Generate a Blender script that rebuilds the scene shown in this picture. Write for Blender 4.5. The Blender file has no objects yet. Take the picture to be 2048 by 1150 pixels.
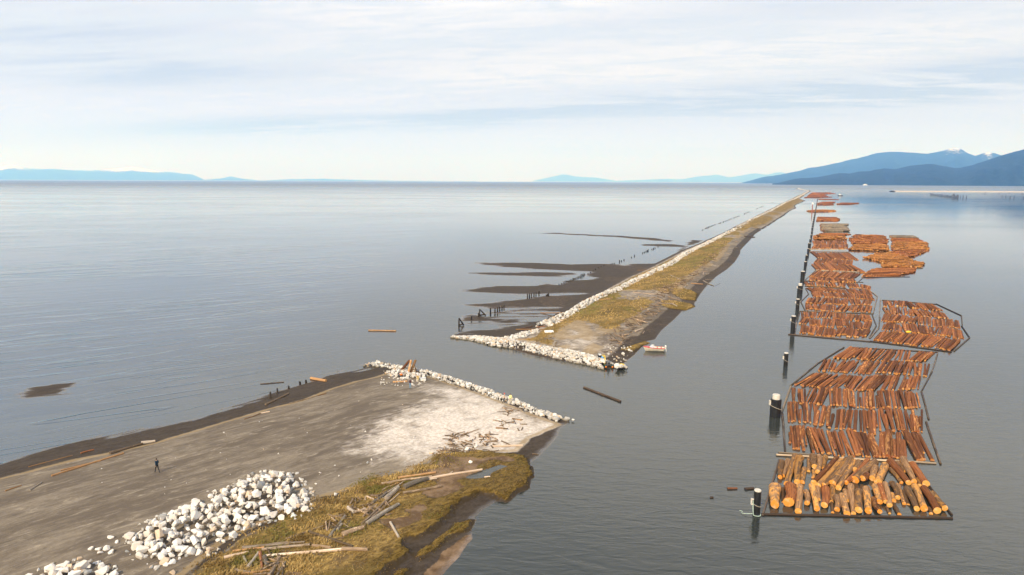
import bpy, bmesh, math, random
import numpy as np
from mathutils import Vector, Matrix

random.seed(11)
RS = np.random.RandomState(7)
S = bpy.context.scene
C = S.collection

# ------------------------------------------------------------------ camera, sky, sun, exposure
F, W2, H2, EYE = 1365.0, 1024.0, 575.0, 35.0
PITCH = math.atan(213.0 / F)
ROLL = 0.0038
f_ = Vector((0, math.cos(PITCH), -math.sin(PITCH)))
r0 = Vector((1, 0, 0)); u0 = r0.cross(f_)
R_ = math.cos(ROLL) * r0 + math.sin(ROLL) * u0
U_ = -math.sin(ROLL) * r0 + math.cos(ROLL) * u0
cam_d = bpy.data.cameras.new('camera')
cam = bpy.data.objects.new('camera', cam_d); C.objects.link(cam)
cam_d.sensor_width = 36.0
cam_d.lens = 36.0 * F / 2048.0
cam_d.clip_start = 0.5; cam_d.clip_end = 300000.0
M = Matrix.Identity(4)
for i in range(3):
    M[i][0] = R_[i]; M[i][1] = U_[i]; M[i][2] = -f_[i]
M[2][3] = EYE
cam.matrix_world = M
S.camera = cam

S.view_settings.view_transform = 'Standard'
S.view_settings.look = 'None'
S.view_settings.exposure = 0.14
S.view_settings.gamma = 1.0
S.render.engine = 'CYCLES'
cy = S.cycles
cy.use_denoising = True
cy.max_bounces = 6; cy.diffuse_bounces = 2; cy.glossy_bounces = 3; cy.volume_bounces = 4
cy.transmission_bounces = 2; cy.transparent_max_bounces = 6
cy.sample_clamp_indirect = 4.0

SUN_EL = math.radians(36.0)
SUN_AZ = math.radians(209.0)          # clockwise from +Y
to_sun = Vector((math.sin(SUN_AZ) * math.cos(SUN_EL), math.cos(SUN_AZ) * math.cos(SUN_EL), math.sin(SUN_EL)))
sd = bpy.data.lights.new('sun', 'SUN'); sd.energy = 4.5; sd.angle = math.radians(1.2); sd.color = (1.0, 0.92, 0.80)
so = bpy.data.objects.new('sun', sd); C.objects.link(so)
so.rotation_mode = 'QUATERNION'; so.rotation_quaternion = to_sun.to_track_quat('Z', 'Y')


class NB:
    """tiny node builder"""
    def __init__(s, nt):
        s.nt = nt
    def __call__(s, typ, ins=None, **props):
        n = s.nt.nodes.new(typ)
        for k, v in props.items():
            setattr(n, k, v)
        for k, v in (ins or {}).items():
            sk = n.inputs[k]
            if isinstance(v, bpy.types.NodeSocket):
                s.nt.links.new(v, sk)
            else:
                if isinstance(v, (tuple, list)) and len(v) == 3 and sk.type == 'RGBA':
                    v = (*v, 1)
                sk.default_value = v
        return n
    def math(s, op, a, b=None, c=None, clamp=False):
        d = {0: a}
        if b is not None: d[1] = b
        if c is not None: d[2] = c
        n = s('ShaderNodeMath', d, operation=op); n.use_clamp = clamp
        return n.outputs[0]
    def mix(s, fac, a, b, mode='MIX'):
        n = s('ShaderNodeMix', None, data_type='RGBA', blend_type=mode)
        for idx, v in ((0, fac), (6, a), (7, b)):
            if isinstance(v, bpy.types.NodeSocket): s.nt.links.new(v, n.inputs[idx])
            else: n.inputs[idx].default_value = (*v, 1) if isinstance(v, (tuple, list)) and len(v) == 3 else v
        return n.outputs[2]
    def noise(s, vec, scale, detail=4, rough=0.55, dist=0.0):
        d = {'Scale': scale, 'Detail': detail, 'Roughness': rough, 'Distortion': dist}
        if vec is not None: d['Vector'] = vec
        return s('ShaderNodeTexNoise', d).outputs[0]
    def step(s, v, lo, hi):
        return s('ShaderNodeMapRange', {0: v, 1: lo, 2: hi, 3: 0.0, 4: 1.0}, interpolation_type='SMOOTHSTEP').outputs[0]
    def scale(s, vec, sc, rot=(0, 0, 0), loc=(0, 0, 0)):
        if any(rot):                                           # turn first, then stretch
            vec = s('ShaderNodeMapping', {'Vector': vec, 'Rotation': rot}).outputs[0]
        return s('ShaderNodeMapping', {'Vector': vec, 'Scale': sc, 'Location': loc}).outputs[0]
    def attr(s, name):
        return s('ShaderNodeAttribute', None, attribute_name=name).outputs['Fac']


world = bpy.data.worlds.new('World'); S.world = world
world.use_nodes = True
wn = world.node_tree; wn.nodes.clear(); b = NB(wn)
SKY_STR = 0.1
sky = b('ShaderNodeTexSky', None, sky_type='NISHITA', sun_disc=False, sun_elevation=SUN_EL, sun_rotation=SUN_AZ, air_density=1.0, dust_density=2.0)
gen = b('ShaderNodeTexCoord').outputs['Generated']
sx = b('ShaderNodeSeparateXYZ', {0: gen})
dx, dy, dz = sx.outputs
zc = b.math('ADD', b.math('MAXIMUM', dz, 0.0), 0.07)
px_ = b.math('DIVIDE', dx, zc); py_ = b.math('DIVIDE', dy, zc)
pl = b('ShaderNodeCombineXYZ', {0: px_, 1: py_, 2: 0.0}).outputs[0]
n_big = b.noise(b.scale(pl, (0.16, 0.42, 1), (0, 0, 0.15), (3.1, 0.7, 0)), 1.0, 5, 0.55, 0.4)
n_mid = b.noise(b.scale(pl, (0.35, 1.7, 1), (0, 0, 0.12), (7.7, 2.3, 0)), 1.0, 6, 0.6, 0.5)
n_fin = b.noise(b.scale(pl, (2.0, 5.5, 1), (0, 0, 0.15)), 1.0, 6, 0.65, 0.8)

def ell(az_px, y_px, w, h, tilt=0.0):
    """soft patch of darker cloud round one compass bearing and height above the horizon"""
    cx = (az_px - W2) / F; cz = (365.0 - y_px) / F
    ux = b.math('DIVIDE', dx, b.math('MAXIMUM', dy, 0.05)); uz = b.math('DIVIDE', dz, b.math('MAXIMUM', dy, 0.05))
    a = b.math('DIVIDE', b.math('SUBTRACT', ux, cx), w / F)
    t = b.math('SUBTRACT', b.math('SUBTRACT', uz, cz), b.math('MULTIPLY', b.math('SUBTRACT', ux, cx), tilt))
    c = b.math('DIVIDE', t, h / F)
    d2 = b.math('ADD', b.math('MULTIPLY', a, a), b.math('MULTIPLY', c, c))
    return b.math('MULTIPLY', b.math('EXPONENT', b.math('MULTIPLY', d2, -1.0)), b.math('GREATER_THAN', dy, 0.0))
d_patch = None
for e, wt in ((ell(1950, 165, 480, 42, 0.12), 1.0), (ell(1300, 212, 480, 30, 0.05), .75), (ell(520, 262, 330, 22, 0.03), .75),
          (ell(150, 80, 420, 75, 0.0), .62), (ell(330, 165, 330, 34, 0.02), .5), (ell(980, 235, 160, 26, 0.1), .5), (ell(1700, 20, 500, 40, 0.1), .35)):
    e = b.math('MULTIPLY', e, wt)
    d_patch = e if d_patch is None else b.math('ADD', d_patch, e)
streak = b.math('ADD', b.math('MULTIPLY', n_mid, 0.65), b.math('MULTIPLY', n_fin, 0.35))
dark = b.math('MULTIPLY', b.math('MULTIPLY', d_patch, 1.35), b.step(streak, 0.40, 0.57))
gen_dark = b.step(b.math('ADD', b.math('MULTIPLY', n_big, 0.6), b.math('MULTIPLY', streak, 0.4)), 0.47, 0.72)
dark = b.math('MINIMUM', b.math('ADD', dark, b.math('MULTIPLY', gen_dark, 0.40)), 1.0)
bright = b.step(b.math('ADD', b.math('MULTIPLY', n_fin, 0.5), b.math('MULTIPLY', n_mid, 0.5)), 0.43, 0.59)
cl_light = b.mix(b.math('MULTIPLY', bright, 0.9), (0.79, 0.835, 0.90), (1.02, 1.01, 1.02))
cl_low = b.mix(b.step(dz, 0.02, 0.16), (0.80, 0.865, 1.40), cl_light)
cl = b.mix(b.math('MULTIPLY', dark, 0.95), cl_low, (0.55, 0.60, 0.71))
nearhi = b('ShaderNodeVectorMath', {0: cl, 'Scale': b.math('ADD', 1.0, b.math('MULTIPLY', b.step(dz, 0.22, 0.34), 0.8))}, operation='SCALE').outputs[0]  # unseen sky band above the view, brightened to lift the water's reflections
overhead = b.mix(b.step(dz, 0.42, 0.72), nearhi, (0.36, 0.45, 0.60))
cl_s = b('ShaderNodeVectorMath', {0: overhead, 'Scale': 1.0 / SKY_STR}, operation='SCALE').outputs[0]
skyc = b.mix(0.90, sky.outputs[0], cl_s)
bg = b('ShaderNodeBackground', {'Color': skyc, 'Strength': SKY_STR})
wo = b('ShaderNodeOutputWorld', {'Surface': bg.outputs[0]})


# ------------------------------------------------------------------ helpers
def ray(x, y):
    return f_ * F + R_ * (x - W2) - U_ * (y - H2)

def unp(x, y, z=0.0):
    """the point of the level z seen at photo pixel (x, y)"""
    d = ray(x, y)
    t = (z - EYE) / d.z
    return Vector((d.x * t, d.y * t, z))

def unpl(pts, z=0.0):
    return np.array([unp(x, y, z)[:2] for x, y in pts])

def on(x, y, hf, off=0.0):
    z = 0.3
    for _ in range(12):
        p = unp(x, y, z)
        z = 0.5 * z + 0.5 * (float(hf(np.array([p.x]), np.array([p.y]))[0]) + off)
    return unp(x, y, z)

def tag(o, label=None, cat=None, group=None, kind=None):
    if label: o['label'] = label
    if cat: o['category'] = cat
    if group: o['group'] = group
    if kind: o['kind'] = kind
    return o

def empty(name, loc=(0, 0, 0), rz=0.0):
    o = bpy.data.objects.new(name, None); C.objects.link(o)
    o.location = loc; o.rotation_euler = (0, 0, rz); o.empty_display_size = 0.2
    return o

def link(name, me, parent=None):
    o = bpy.data.objects.new(name, me); C.objects.link(o)
    if parent is not None: o.parent = parent
    return o

def mesh(name, v, faces, mats, mi=None, smooth=False):
    me = bpy.data.meshes.new(name)
    me.from_pydata([tuple(map(float, p)) for p in v], [], [tuple(map(int, q)) for q in faces])
    for m in (mats if isinstance(mats, (list, tuple)) else [mats]): me.materials.append(m)
    if mi is not None: me.polygons.foreach_set('material_index', np.asarray(mi, dtype=np.int32))
    if smooth: me.polygons.foreach_set('use_smooth', np.ones(len(me.polygons), dtype=bool))
    me.update()
    return me

def attr(me, name, vals):
    a = me.attributes.new(name, 'FLOAT', 'POINT')
    a.data.foreach_set('value', np.asarray(vals, dtype=np.float32))

def sstep(x, a, b_):
    t = np.clip((x - a) / (b_ - a), 0, 1)
    return t * t * (3 - 2 * t)

def hsh(i, j, s):
    n = np.sin(i * 127.1 + j * 311.7 + s * 74.7) * 43758.5453
    return n - np.floor(n)

def vnoise(x, y, s=0):
    xi, yi = np.floor(x), np.floor(y); xf, yf = x - xi, y - yi
    u, v = xf * xf * (3 - 2 * xf), yf * yf * (3 - 2 * yf)
    return (hsh(xi, yi, s) * (1 - u) + hsh(xi + 1, yi, s) * u) * (1 - v) + (hsh(xi, yi + 1, s) * (1 - u) + hsh(xi + 1, yi + 1, s) * u) * v

def fbm(x, y, o=4, s=0):
    r, a, t = 0, 1.0, 0
    for k in range(o):
        r = r + a * vnoise(x, y, s + k * 13); t += a; a *= 0.5; x = x * 2.03; y = y * 2.03
    return r / t

def sdf(x, y, poly):
    """signed distance, positive inside"""
    d = np.full(x.shape, 1e18); ins = np.zeros(x.shape, bool)
    n = len(poly)
    for i in range(n):
        ax, ay = poly[i]; bx, by = poly[(i + 1) % n]
        ex, ey = bx - ax, by - ay
        t = np.clip(((x - ax) * ex + (y - ay) * ey) / (ex * ex + ey * ey + 1e-12), 0, 1)
        d = np.minimum(d, (x - ax - ex * t) ** 2 + (y - ay - ey * t) ** 2)
        c = ((ay > y) != (by > y))
        with np.errstate(divide='ignore', invalid='ignore'):
            ins ^= c & (x < (bx - ax) * (y - ay) / (by - ay + 1e-20) + ax)
    d = np.sqrt(d)
    return np.where(ins, d, -d)

def ldist(x, y, pts):
    d = np.full(x.shape, 1e18)
    for i in range(len(pts) - 1):
        ax, ay = pts[i]; bx, by = pts[i + 1]; ex, ey = bx - ax, by - ay
        t = np.clip(((x - ax) * ex + (y - ay) * ey) / (ex * ex + ey * ey + 1e-12), 0, 1)
        d = np.minimum(d, (x - ax - ex * t) ** 2 + (y - ay - ey * t) ** 2)
    return np.sqrt(d)

def zoomed(x0, y0, s, pts):
    return [(x0 + X / s, y0 + Y / s) for X, Y in pts]

def ordinal(n):
    w = 'first second third fourth fifth sixth seventh eighth ninth tenth eleventh twelfth thirteenth fourteenth fifteenth sixteenth seventeenth eighteenth nineteenth twentieth'.split()
    if n <= 20: return w[n - 1]
    t = {2: 'twenty', 3: 'thirty', 4: 'forty'}[n // 10]
    return t + '-' + w[n % 10 - 1] if n % 10 else {30: 'thirtieth', 40: 'fortieth'}[n]


# ------------------------------------------------------------------ materials
def newmat(name):
    m = bpy.data.materials.new(name); m.use_nodes = True
    nt = m.node_tree; nt.nodes.clear()
    bb = NB(nt)
    p = bb('ShaderNodeBsdfPrincipled'); o = bb('ShaderNodeOutputMaterial', {'Surface': p.outputs[0]})
    return m, bb, p

def setp(bb, p, **k):
    for key, v in k.items():
        sk = p.inputs[key.replace('_', ' ')]
        if isinstance(v, bpy.types.NodeSocket): bb.nt.links.new(v, sk)
        else: sk.default_value = (*v, 1) if isinstance(v, tuple) and len(v) == 3 and sk.type == 'RGBA' else v

def plain(name, col, rough=0.6, var=0.15, scale=3.0, metal=0.0, bump=0.0):
    m, bb, p = newmat(name)
    co = bb('ShaderNodeTexCoord').outputs['Object']
    n = bb.noise(co, scale, 4, 0.6)
    dk = tuple(c * (1 - var) for c in col); lt = tuple(min(1, c * (1 + var)) for c in col)
    setp(bb, p, Base_Color=bb.mix(bb.step(n, 0.3, 0.7), dk, lt), Roughness=rough, Metallic=metal)
    if bump:
        setp(bb, p, Normal=bb('ShaderNodeBump', {'Strength': bump, 'Distance': 0.05, 'Height': n}).outputs[0])
    return m

def bark_mat(name, dark_c, mid_c, peel_c, peel=0.5, rough=0.8, wet=0.0):
    """bark with patches where it has come off; every log a shade of its own"""
    m, bb, p = newmat(name)
    co = bb('ShaderNodeTexCoord').outputs['Object']
    rnd = bb.math('FRACT', bb.math('ADD', bb('ShaderNodeObjectInfo').outputs['Random'], bb.attr('tint')))
    off = bb('ShaderNodeCombineXYZ', {0: bb.math('MULTIPLY', rnd, 37.0), 1: bb.math('MULTIPLY', rnd, 11.0)}).outputs[0]
    v = bb('ShaderNodeVectorMath', {0: co, 1: off}, operation='ADD').outputs[0]
    fib = bb.noise(bb.scale(v, (2.5, 5, 5)), 1.0, 5, 0.65)
    pat = bb.noise(bb.scale(v, (5.5, 1.1, 1.1)), 1.0, 4, 0.6, 0.6)
    base = bb.mix(bb.step(fib, 0.32, 0.68), dark_c, mid_c)
    thr = bb.math('ADD', bb.math('MULTIPLY', rnd, 0.26), peel)
    base = bb.mix(bb.step(bb.math('SUBTRACT', pat, thr), -0.04, 0.05), base, peel_c)
    shade = bb.math('ADD', 0.38, bb.math('MULTIPLY', bb.math('FRACT', bb.math('MULTIPLY', rnd, 7.31)), 1.05))
    base = bb('ShaderNodeVectorMath', {0: base, 'Scale': shade}, operation='SCALE').outputs[0]
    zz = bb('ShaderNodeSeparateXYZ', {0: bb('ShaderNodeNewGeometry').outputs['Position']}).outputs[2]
    soak_shade = bb.step(bb.math('ADD', zz, bb.math('MULTIPLY', bb.math('SUBTRACT', fib, 0.5), 0.12)), 0.13, 0.03)     # soaked at the waterline, with the shade between packed logs painted in
    base = bb.mix(bb.math('MULTIPLY', soak_shade, 0.85), base, (0.022, 0.009, 0.005))
    p.inputs['Specular IOR Level'].default_value = 0.18
    setp(bb, p, Base_Color=base, Roughness=rough, Normal=bb('ShaderNodeBump', {'Strength': 0.5, 'Distance': 0.04, 'Height': fib}).outputs[0])
    return m

def end_mat(name, c1, c2):
    m, bb, p = newmat(name)
    co = bb('ShaderNodeTexCoord').outputs['Object']
    rnd = bb.math('FRACT', bb.math('ADD', bb('ShaderNodeObjectInfo').outputs['Random'], bb.attr('tint')))
    rr = bb('ShaderNodeVectorMath', {0: bb.scale(co, (0, 1, 1))}, operation='LENGTH').outputs['Value']
    ring = bb.math('SINE', bb.math('MULTIPLY', rr, 40.0))
    c = bb.mix(rnd, c1, c2)
    c = bb.mix(bb.math('MULTIPLY', bb.step(ring, -0.5, 1.0), 0.18), c, (0.32, 0.13, 0.03))
    c = bb.mix(bb.math('MULTIPLY', bb.step(bb.noise(co, 1.6, 3), 0.52, 0.66), 0.35), c, (0.7, 0.62, 0.5))
    setp(bb, p, Base_Color=c, Roughness=0.75)
    p.inputs['Specular IOR Level'].default_value = 0.2
    return m

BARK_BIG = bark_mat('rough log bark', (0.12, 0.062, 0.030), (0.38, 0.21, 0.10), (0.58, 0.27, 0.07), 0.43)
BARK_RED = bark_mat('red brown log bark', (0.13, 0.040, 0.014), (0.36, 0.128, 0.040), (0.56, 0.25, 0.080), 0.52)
BARK_STICK = bark_mat('boom stick wood', (0.06, 0.042, 0.034), (0.20, 0.15, 0.12), (0.34, 0.26, 0.2), 0.45)
BARK_PALE = bark_mat('pale boom stick wood', (0.20, 0.15, 0.10), (0.48, 0.36, 0.25), (0.58, 0.46, 0.33), 0.5)
BARK_DARK = bark_mat('wet dark wood', (0.035, 0.024, 0.018), (0.12, 0.08, 0.055), (0.20, 0.13, 0.08), 0.55, 0.6)
CUT = end_mat('fresh cut log end', (0.68, 0.25, 0.032), (0.70, 0.36, 0.09))
CUT2 = end_mat('weathered log end', (0.26, 0.065, 0.016), (0.58, 0.27, 0.075))
DRIFT = {
    'pale': bark_mat('pale driftwood', (0.34, 0.23, 0.15), (0.62, 0.48, 0.36), (0.66, 0.55, 0.43), 0.5),
    'grey': bark_mat('grey driftwood', (0.19, 0.155, 0.12), (0.44, 0.365, 0.29), (0.54, 0.46, 0.37), 0.5),
    'brown': bark_mat('brown driftwood', (0.12, 0.08, 0.05), (0.33, 0.23, 0.15), (0.45, 0.33, 0.22), 0.5),
    'tan': bark_mat('tan driftwood', (0.27, 0.145, 0.065), (0.52, 0.29, 0.135), (0.58, 0.38, 0.22), 0.5),
    'rust': bark_mat('rusty red driftwood', (0.14, 0.05, 0.022), (0.33, 0.135, 0.06), (0.42, 0.2, 0.1), 0.5),
    'dark': BARK_DARK,
}

def rock_mat(name, c1, c2, dark_c):
    m, bb, p = newmat(name)
    co = bb('ShaderNodeTexCoord').outputs['Object']
    rnd = bb.math('FRACT', bb.math('ADD', bb('ShaderNodeObjectInfo').outputs['Random'], bb.attr('tint')))
    off = bb('ShaderNodeCombineXYZ', {0: bb.math('MULTIPLY', rnd, 31.0)}).outputs[0]
    v = bb('ShaderNodeVectorMath', {0: co, 1: off}, operation='ADD').outputs[0]
    n = bb.noise(v, 1.6, 5, 0.6); n2 = bb.noise(v, 6.0, 4, 0.65)
    c = bb.mix(rnd, c1, c2)
    c = bb.mix(bb.math('MULTIPLY', bb.step(n, 0.5, 0.72), 0.4), c, dark_c)
    grey = bb.math('GREATER_THAN', bb.math('FRACT', bb.math('MULTIPLY', rnd, 17.3)), 0.94)
    c = bb.mix(bb.math('MULTIPLY', grey, 0.75), c, (0.22, 0.23, 0.24))
    tan = bb.math('GREATER_THAN', bb.math('FRACT', bb.math('MULTIPLY', rnd, 9.7)), 0.93)
    c = bb.mix(bb.math('MULTIPLY', tan, 0.7), c, (0.55, 0.36, 0.20))
    zz = bb('ShaderNodeSeparateXYZ', {0: bb('ShaderNodeNewGeometry').outputs['Position']}).outputs[2]
    alg = bb.step(bb.math('ADD', zz, bb.math('MULTIPLY', n, 0.35)), 0.62, 0.22)      # weed and silt up to the tide mark
    c = bb.mix(bb.math('MULTIPLY', alg, 0.85), c, (0.10, 0.075, 0.035))
    setp(bb, p, Base_Color=c, Roughness=0.85, Normal=bb('ShaderNodeBump', {'Strength': 0.35, 'Distance': 0.08, 'Height': n2}).outputs[0])
    return m
ROCK_OLD = rock_mat('weathered bank stone', (0.40, 0.36, 0.31), (0.72, 0.68, 0.63), (0.34, 0.27, 0.20))
ROCK = rock_mat('white granite', (0.64, 0.565, 0.49), (0.82, 0.765, 0.70), (0.50, 0.39, 0.29))

def ground_mat():
    m, bb, p = newmat('sand mud and marsh ground')
    co = bb('ShaderNodeNewGeometry').outputs['Position']
    st = bb.noise(bb.scale(co, (0.07, 0.20, 0.3), (0, 0, -0.82)), 1.0, 6, 0.66, 1.0)
    st2 = bb.noise(bb.scale(co, (0.30, 0.95, 1), (0, 0, -0.75)), 1.0, 6, 0.68, 1.3)
    fine = bb.noise(co, 2.6, 6, 0.7)
    med = bb.noise(co, 0.45, 5, 0.6)
    peb = bb('ShaderNodeTexVoronoi', {'Vector': co, 'Scale': 3.2}, feature='F1').outputs['Distance']
    sand = bb.mix(bb.step(bb.math('ADD', bb.math('MULTIPLY', st, 0.6), bb.math('MULTIPLY', st2, 0.4)), 0.40, 0.62), (0.135, 0.105, 0.078), (0.265, 0.214, 0.158))
    sand = bb.mix(bb.step(st2, 0.56, 0.70), sand, (0.34, 0.28, 0.21))
    sand = bb.mix(bb.math('MULTIPLY', bb.step(fine, 0.40, 0.72), 0.35), sand, (0.13, 0.105, 0.082))
    rut = bb.noise(bb.scale(co, (0.045, 1.5, 1), (0, 0, -0.86)), 1.0, 3, 0.5, 0.5)
    rutm = bb.math('MULTIPLY', bb.step(bb.math('ABSOLUTE', bb.math('SUBTRACT', rut, 0.5)), 0.016, 0.004), bb.step(med, 0.42, 0.56))
    sand = bb.mix(bb.math('MULTIPLY', rutm, 0.6), sand, (0.10, 0.08, 0.06))
    # pale gravel
    pf = bb.math('ADD', bb.attr('pale'), bb.math('MULTIPLY', bb.math('SUBTRACT', bb.math('ADD', bb.math('MULTIPLY', st2, 0.5), bb.math('MULTIPLY', med, 0.5)), 0.5), 2.2))
    palec = bb.mix(bb.step(fine, 0.35, 0.65), (0.56, 0.46, 0.37), (0.82, 0.73, 0.64))
    c = bb.mix(bb.math('MULTIPLY', bb.step(pf, 0.20, 1.10), 0.95), sand, palec)
    # tidal mud
    wf = bb.math('ADD', bb.attr('wet'), bb.math('MULTIPLY', bb.math('SUBTRACT', med, 0.5), 0.7))
    wet = bb.step(wf, 0.35, 0.62)
    mudc = bb.mix(bb.step(bb.math('ADD', bb.math('MULTIPLY', st2, 0.5), bb.math('MULTIPLY', fine, 0.5)), 0.38, 0.62), (0.050, 0.037, 0.027), (0.082, 0.063, 0.048))
    c = bb.mix(wet, c, mudc)
    # reddish bank
    rf = bb.step(bb.math('ADD', bb.attr('rust'), bb.math('MULTIPLY', bb.math('SUBTRACT', fine, 0.5), 0.8)), 0.4, 0.6)
    c = bb.mix(rf, c, bb.mix(bb.step(med, 0.4, 0.6), (0.12, 0.072, 0.038), (0.24, 0.155, 0.092)))
    wk = bb.step(bb.math('ADD', bb.attr('wrack'), bb.math('MULTIPLY', bb.math('SUBTRACT', fine, 0.5), 0.9)), 0.45, 0.75)
    c = bb.mix(bb.math('MULTIPLY', wk, 0.6), c, (0.34, 0.235, 0.115))
    # marsh turf
    gf = bb.step(bb.math('ADD', bb.attr('grass'), bb.math('MULTIPLY', bb.math('SUBTRACT', med, 0.5), 0.9)), 0.36, 0.56)
    tuft = bb.noise(bb.scale(co, (1.2, 2.6, 1), (0, 0, -0.8)), 1.0, 6, 0.7, 0.6)
    big = bb.noise(bb.scale(co, (0.10, 0.28, 1), (0, 0, -0.8)), 1.0, 4, 0.6, 0.5)
    gcol = bb.mix(bb.step(tuft, 0.34, 0.66), (0.145, 0.088, 0.029), (0.43, 0.28, 0.09))
    gcol = bb.mix(bb.math('MULTIPLY', bb.step(big, 0.42, 0.60), 0.75), gcol, (0.135, 0.092, 0.024))
    gcol = bb.mix(bb.math('MULTIPLY', bb.step(bb.noise(co, 0.23, 4, 0.6), 0.55, 0.68), 0.6), gcol, (0.13, 0.085, 0.05))
    sed = bb.step(bb.math('ADD', bb.attr('sedge'), bb.math('MULTIPLY', bb.math('SUBTRACT', med, 0.5), 1.3)), 0.4, 0.8)
    gcol = bb.mix(bb.math('MULTIPLY', sed, 0.75), gcol, bb.mix(bb.step(tuft, 0.38, 0.64), (0.055, 0.034, 0.010), (0.20, 0.125, 0.032)))
    grn = bb.step(bb.math('ADD', bb.attr('green'), bb.math('MULTIPLY', bb.math('SUBTRACT', med, 0.5), 1.6)), 0.55, 0.8)
    gcol = bb.mix(bb.math('MULTIPLY', grn, 0.6), gcol, (0.17, 0.17, 0.035))
    c = bb.mix(gf, c, gcol)
    bank = bb.attr('bank')
    c = bb.mix(bb.math('MULTIPLY', bb.step(bank, 0.3, 0.8), 0.6), c, (0.05, 0.033, 0.014))
    rough = bb('ShaderNodeMapRange', {0: wet, 3: 0.92, 4: 0.6}).outputs[0]
    pz = bb('ShaderNodeSeparateXYZ', {0: co}).outputs[2]
    sheen = bb.math('MULTIPLY', bb.step(bb.math('ADD', pz, bb.math('MULTIPLY', bb.math('SUBTRACT', st2, 0.5), 0.07)), 0.045, 0.0), wet)   # film of water left by the tide
    rough = bb.math('SUBTRACT', rough, bb.math('MULTIPLY', sheen, 0.48))
    rough = bb.math('MAXIMUM', rough, bb.math('MULTIPLY', gf, 0.9))
    hgt = bb.math('ADD', bb.math('MULTIPLY', fine, 0.5), bb.math('ADD', bb.math('MULTIPLY', st2, 0.8), bb.math('MULTIPLY', bb.math('MULTIPLY', tuft, gf), 2.2)))
    setp(bb, p, Base_Color=c, Roughness=rough, Normal=bb('ShaderNodeBump', {'Strength': bb.math('SUBTRACT', 0.8, bb.math('MULTIPLY', sheen, 0.75)), 'Distance': 0.15, 'Height': hgt}).outputs[0])
    setp(bb, p, Specular_IOR_Level=bb.math('ADD', bb('ShaderNodeMapRange', {0: wet, 3: 0.15, 4: 0.03}).outputs[0], bb.math('MULTIPLY', sheen, 0.5)))
    return m
GROUND = ground_mat()

def water_mat():
    m, bb, p = newmat('silty sea water')
    co = bb('ShaderNodeNewGeometry').outputs['Position']
    xx = bb('ShaderNodeSeparateXYZ', {0: co}).outputs
    warp = bb.noise(bb.scale(co, (0.012, 0.02, 1)), 1.0, 3, 0.5)
    sea = bb.step(bb.math('ADD', xx[0], bb.math('MULTIPLY', warp, 20.0)), -5.0, -75.0)
    river = bb.math('SUBTRACT', 1.0, sea)
    small = bb.noise(bb.scale(co, (0.55, 2.1, 1), (0, 0, -0.06)), 1.0, 3, 0.55, 0.6)
    chop = bb.noise(bb.scale(co, (0.30, 0.85, 1), (0, 0, 0.12)), 1.0, 3, 0.5, 0.8)
    swell = bb.noise(bb.scale(co, (0.030, 0.24, 1), (0, 0, -0.55)), 1.0, 2, 0.5, 0.5)
    amp = bb.step(bb.noise(bb.scale(co, (0.010, 0.022, 1), (0, 0, -0.5)), 1.0, 4, 0.6, 0.8), 0.34, 0.68)
    patch = bb.step(bb.noise(bb.scale(co, (0.0022, 0.010, 1), (0, 0, 0.06)), 1.0, 4, 0.55, 0.4), 0.38, 0.66)
    rdg = bb.noise(bb.scale(co, (0.020, 0.16, 1), (0, 0, -0.60), (13, 5, 0)), 1.0, 2, 0.4, 1.2)
    crest = bb.step(bb.math('SUBTRACT', 1.0, bb.math('ABSOLUTE', bb.math('SUBTRACT', bb.math('MULTIPLY', rdg, 2.0), 1.0))), 0.93, 1.0)
    fary = bb.step(xx[1], 450.0, 5600.0)
    a_small = bb.math('ADD', 0.013, bb.math('MULTIPLY', patch, 0.020))
    h = bb.math('MULTIPLY', small, a_small)
    h = bb.math('ADD', h, bb.math('MULTIPLY', chop, bb.math('ADD', bb.math('MULTIPLY', river, 0.045), 0.008)))
    h = bb.math('ADD', h, bb.math('MULTIPLY', bb.math('MULTIPLY', swell, sea), bb.math('ADD', 0.06, bb.math('MULTIPLY', amp, 0.25))))
    h = bb.math('ADD', h, bb.math('MULTIPLY', bb.math('MULTIPLY', crest, sea), bb.math('MULTIPLY', amp, 0.14)))
    calm = bb.math('DIVIDE', 1.0, bb.math('ADD', 1.0, bb.math('DIVIDE', bb.math('MAXIMUM', bb.math('SUBTRACT', xx[1], 90.0), 0.0), 160.0)))
    h = bb.math('MULTIPLY', h, bb.math('ADD', bb.math('MULTIPLY', sea, 0.35), bb.math('MULTIPLY', calm, bb.math('SUBTRACT', 1.0, bb.math('MULTIPLY', sea, 0.35)))))   # slack water in the lee of the booms
    bmp = bb('ShaderNodeBump', {'Strength': 1.0, 'Distance': 1.0, 'Height': h}).outputs[0]
    body = bb.mix(sea, (0.031, 0.035, 0.032), (0.043, 0.066, 0.098))
    body = bb.mix(fary, body, (0.045, 0.070, 0.095))
    rg = bb.math('ADD', bb.math('ADD', 0.04, bb.math('MULTIPLY', patch, 0.05)), bb.math('MULTIPLY', fary, 0.29))
    setp(bb, p, Base_Color=body, Roughness=rg, IOR=1.40, Normal=bmp)
    return m
WATER = water_mat()


# ------------------------------------------------------------------ water
def build_water():
    v, fa = [(0, 0, 0)], []
    rings = [30, 80, 160, 320, 640, 1300, 2600, 5200, 10000, 18000, 30000]; n = 96
    for r in rings:
        for k in range(n):
            a = 2 * math.pi * k / n
            v.append((r * math.cos(a), r * math.sin(a) + 60, 0))
    for k in range(n): fa.append((0, 1 + k, 1 + (k + 1) % n))
    for i in range(len(rings) - 1):
        for k in range(n):
            a0 = 1 + i * n + k; a1 = 1 + i * n + (k + 1) % n
            fa.append((a0, a0 + n, a1 + n, a1))
    tag(link('water', mesh('water', v, fa, WATER)), kind='structure')
build_water()

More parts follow.
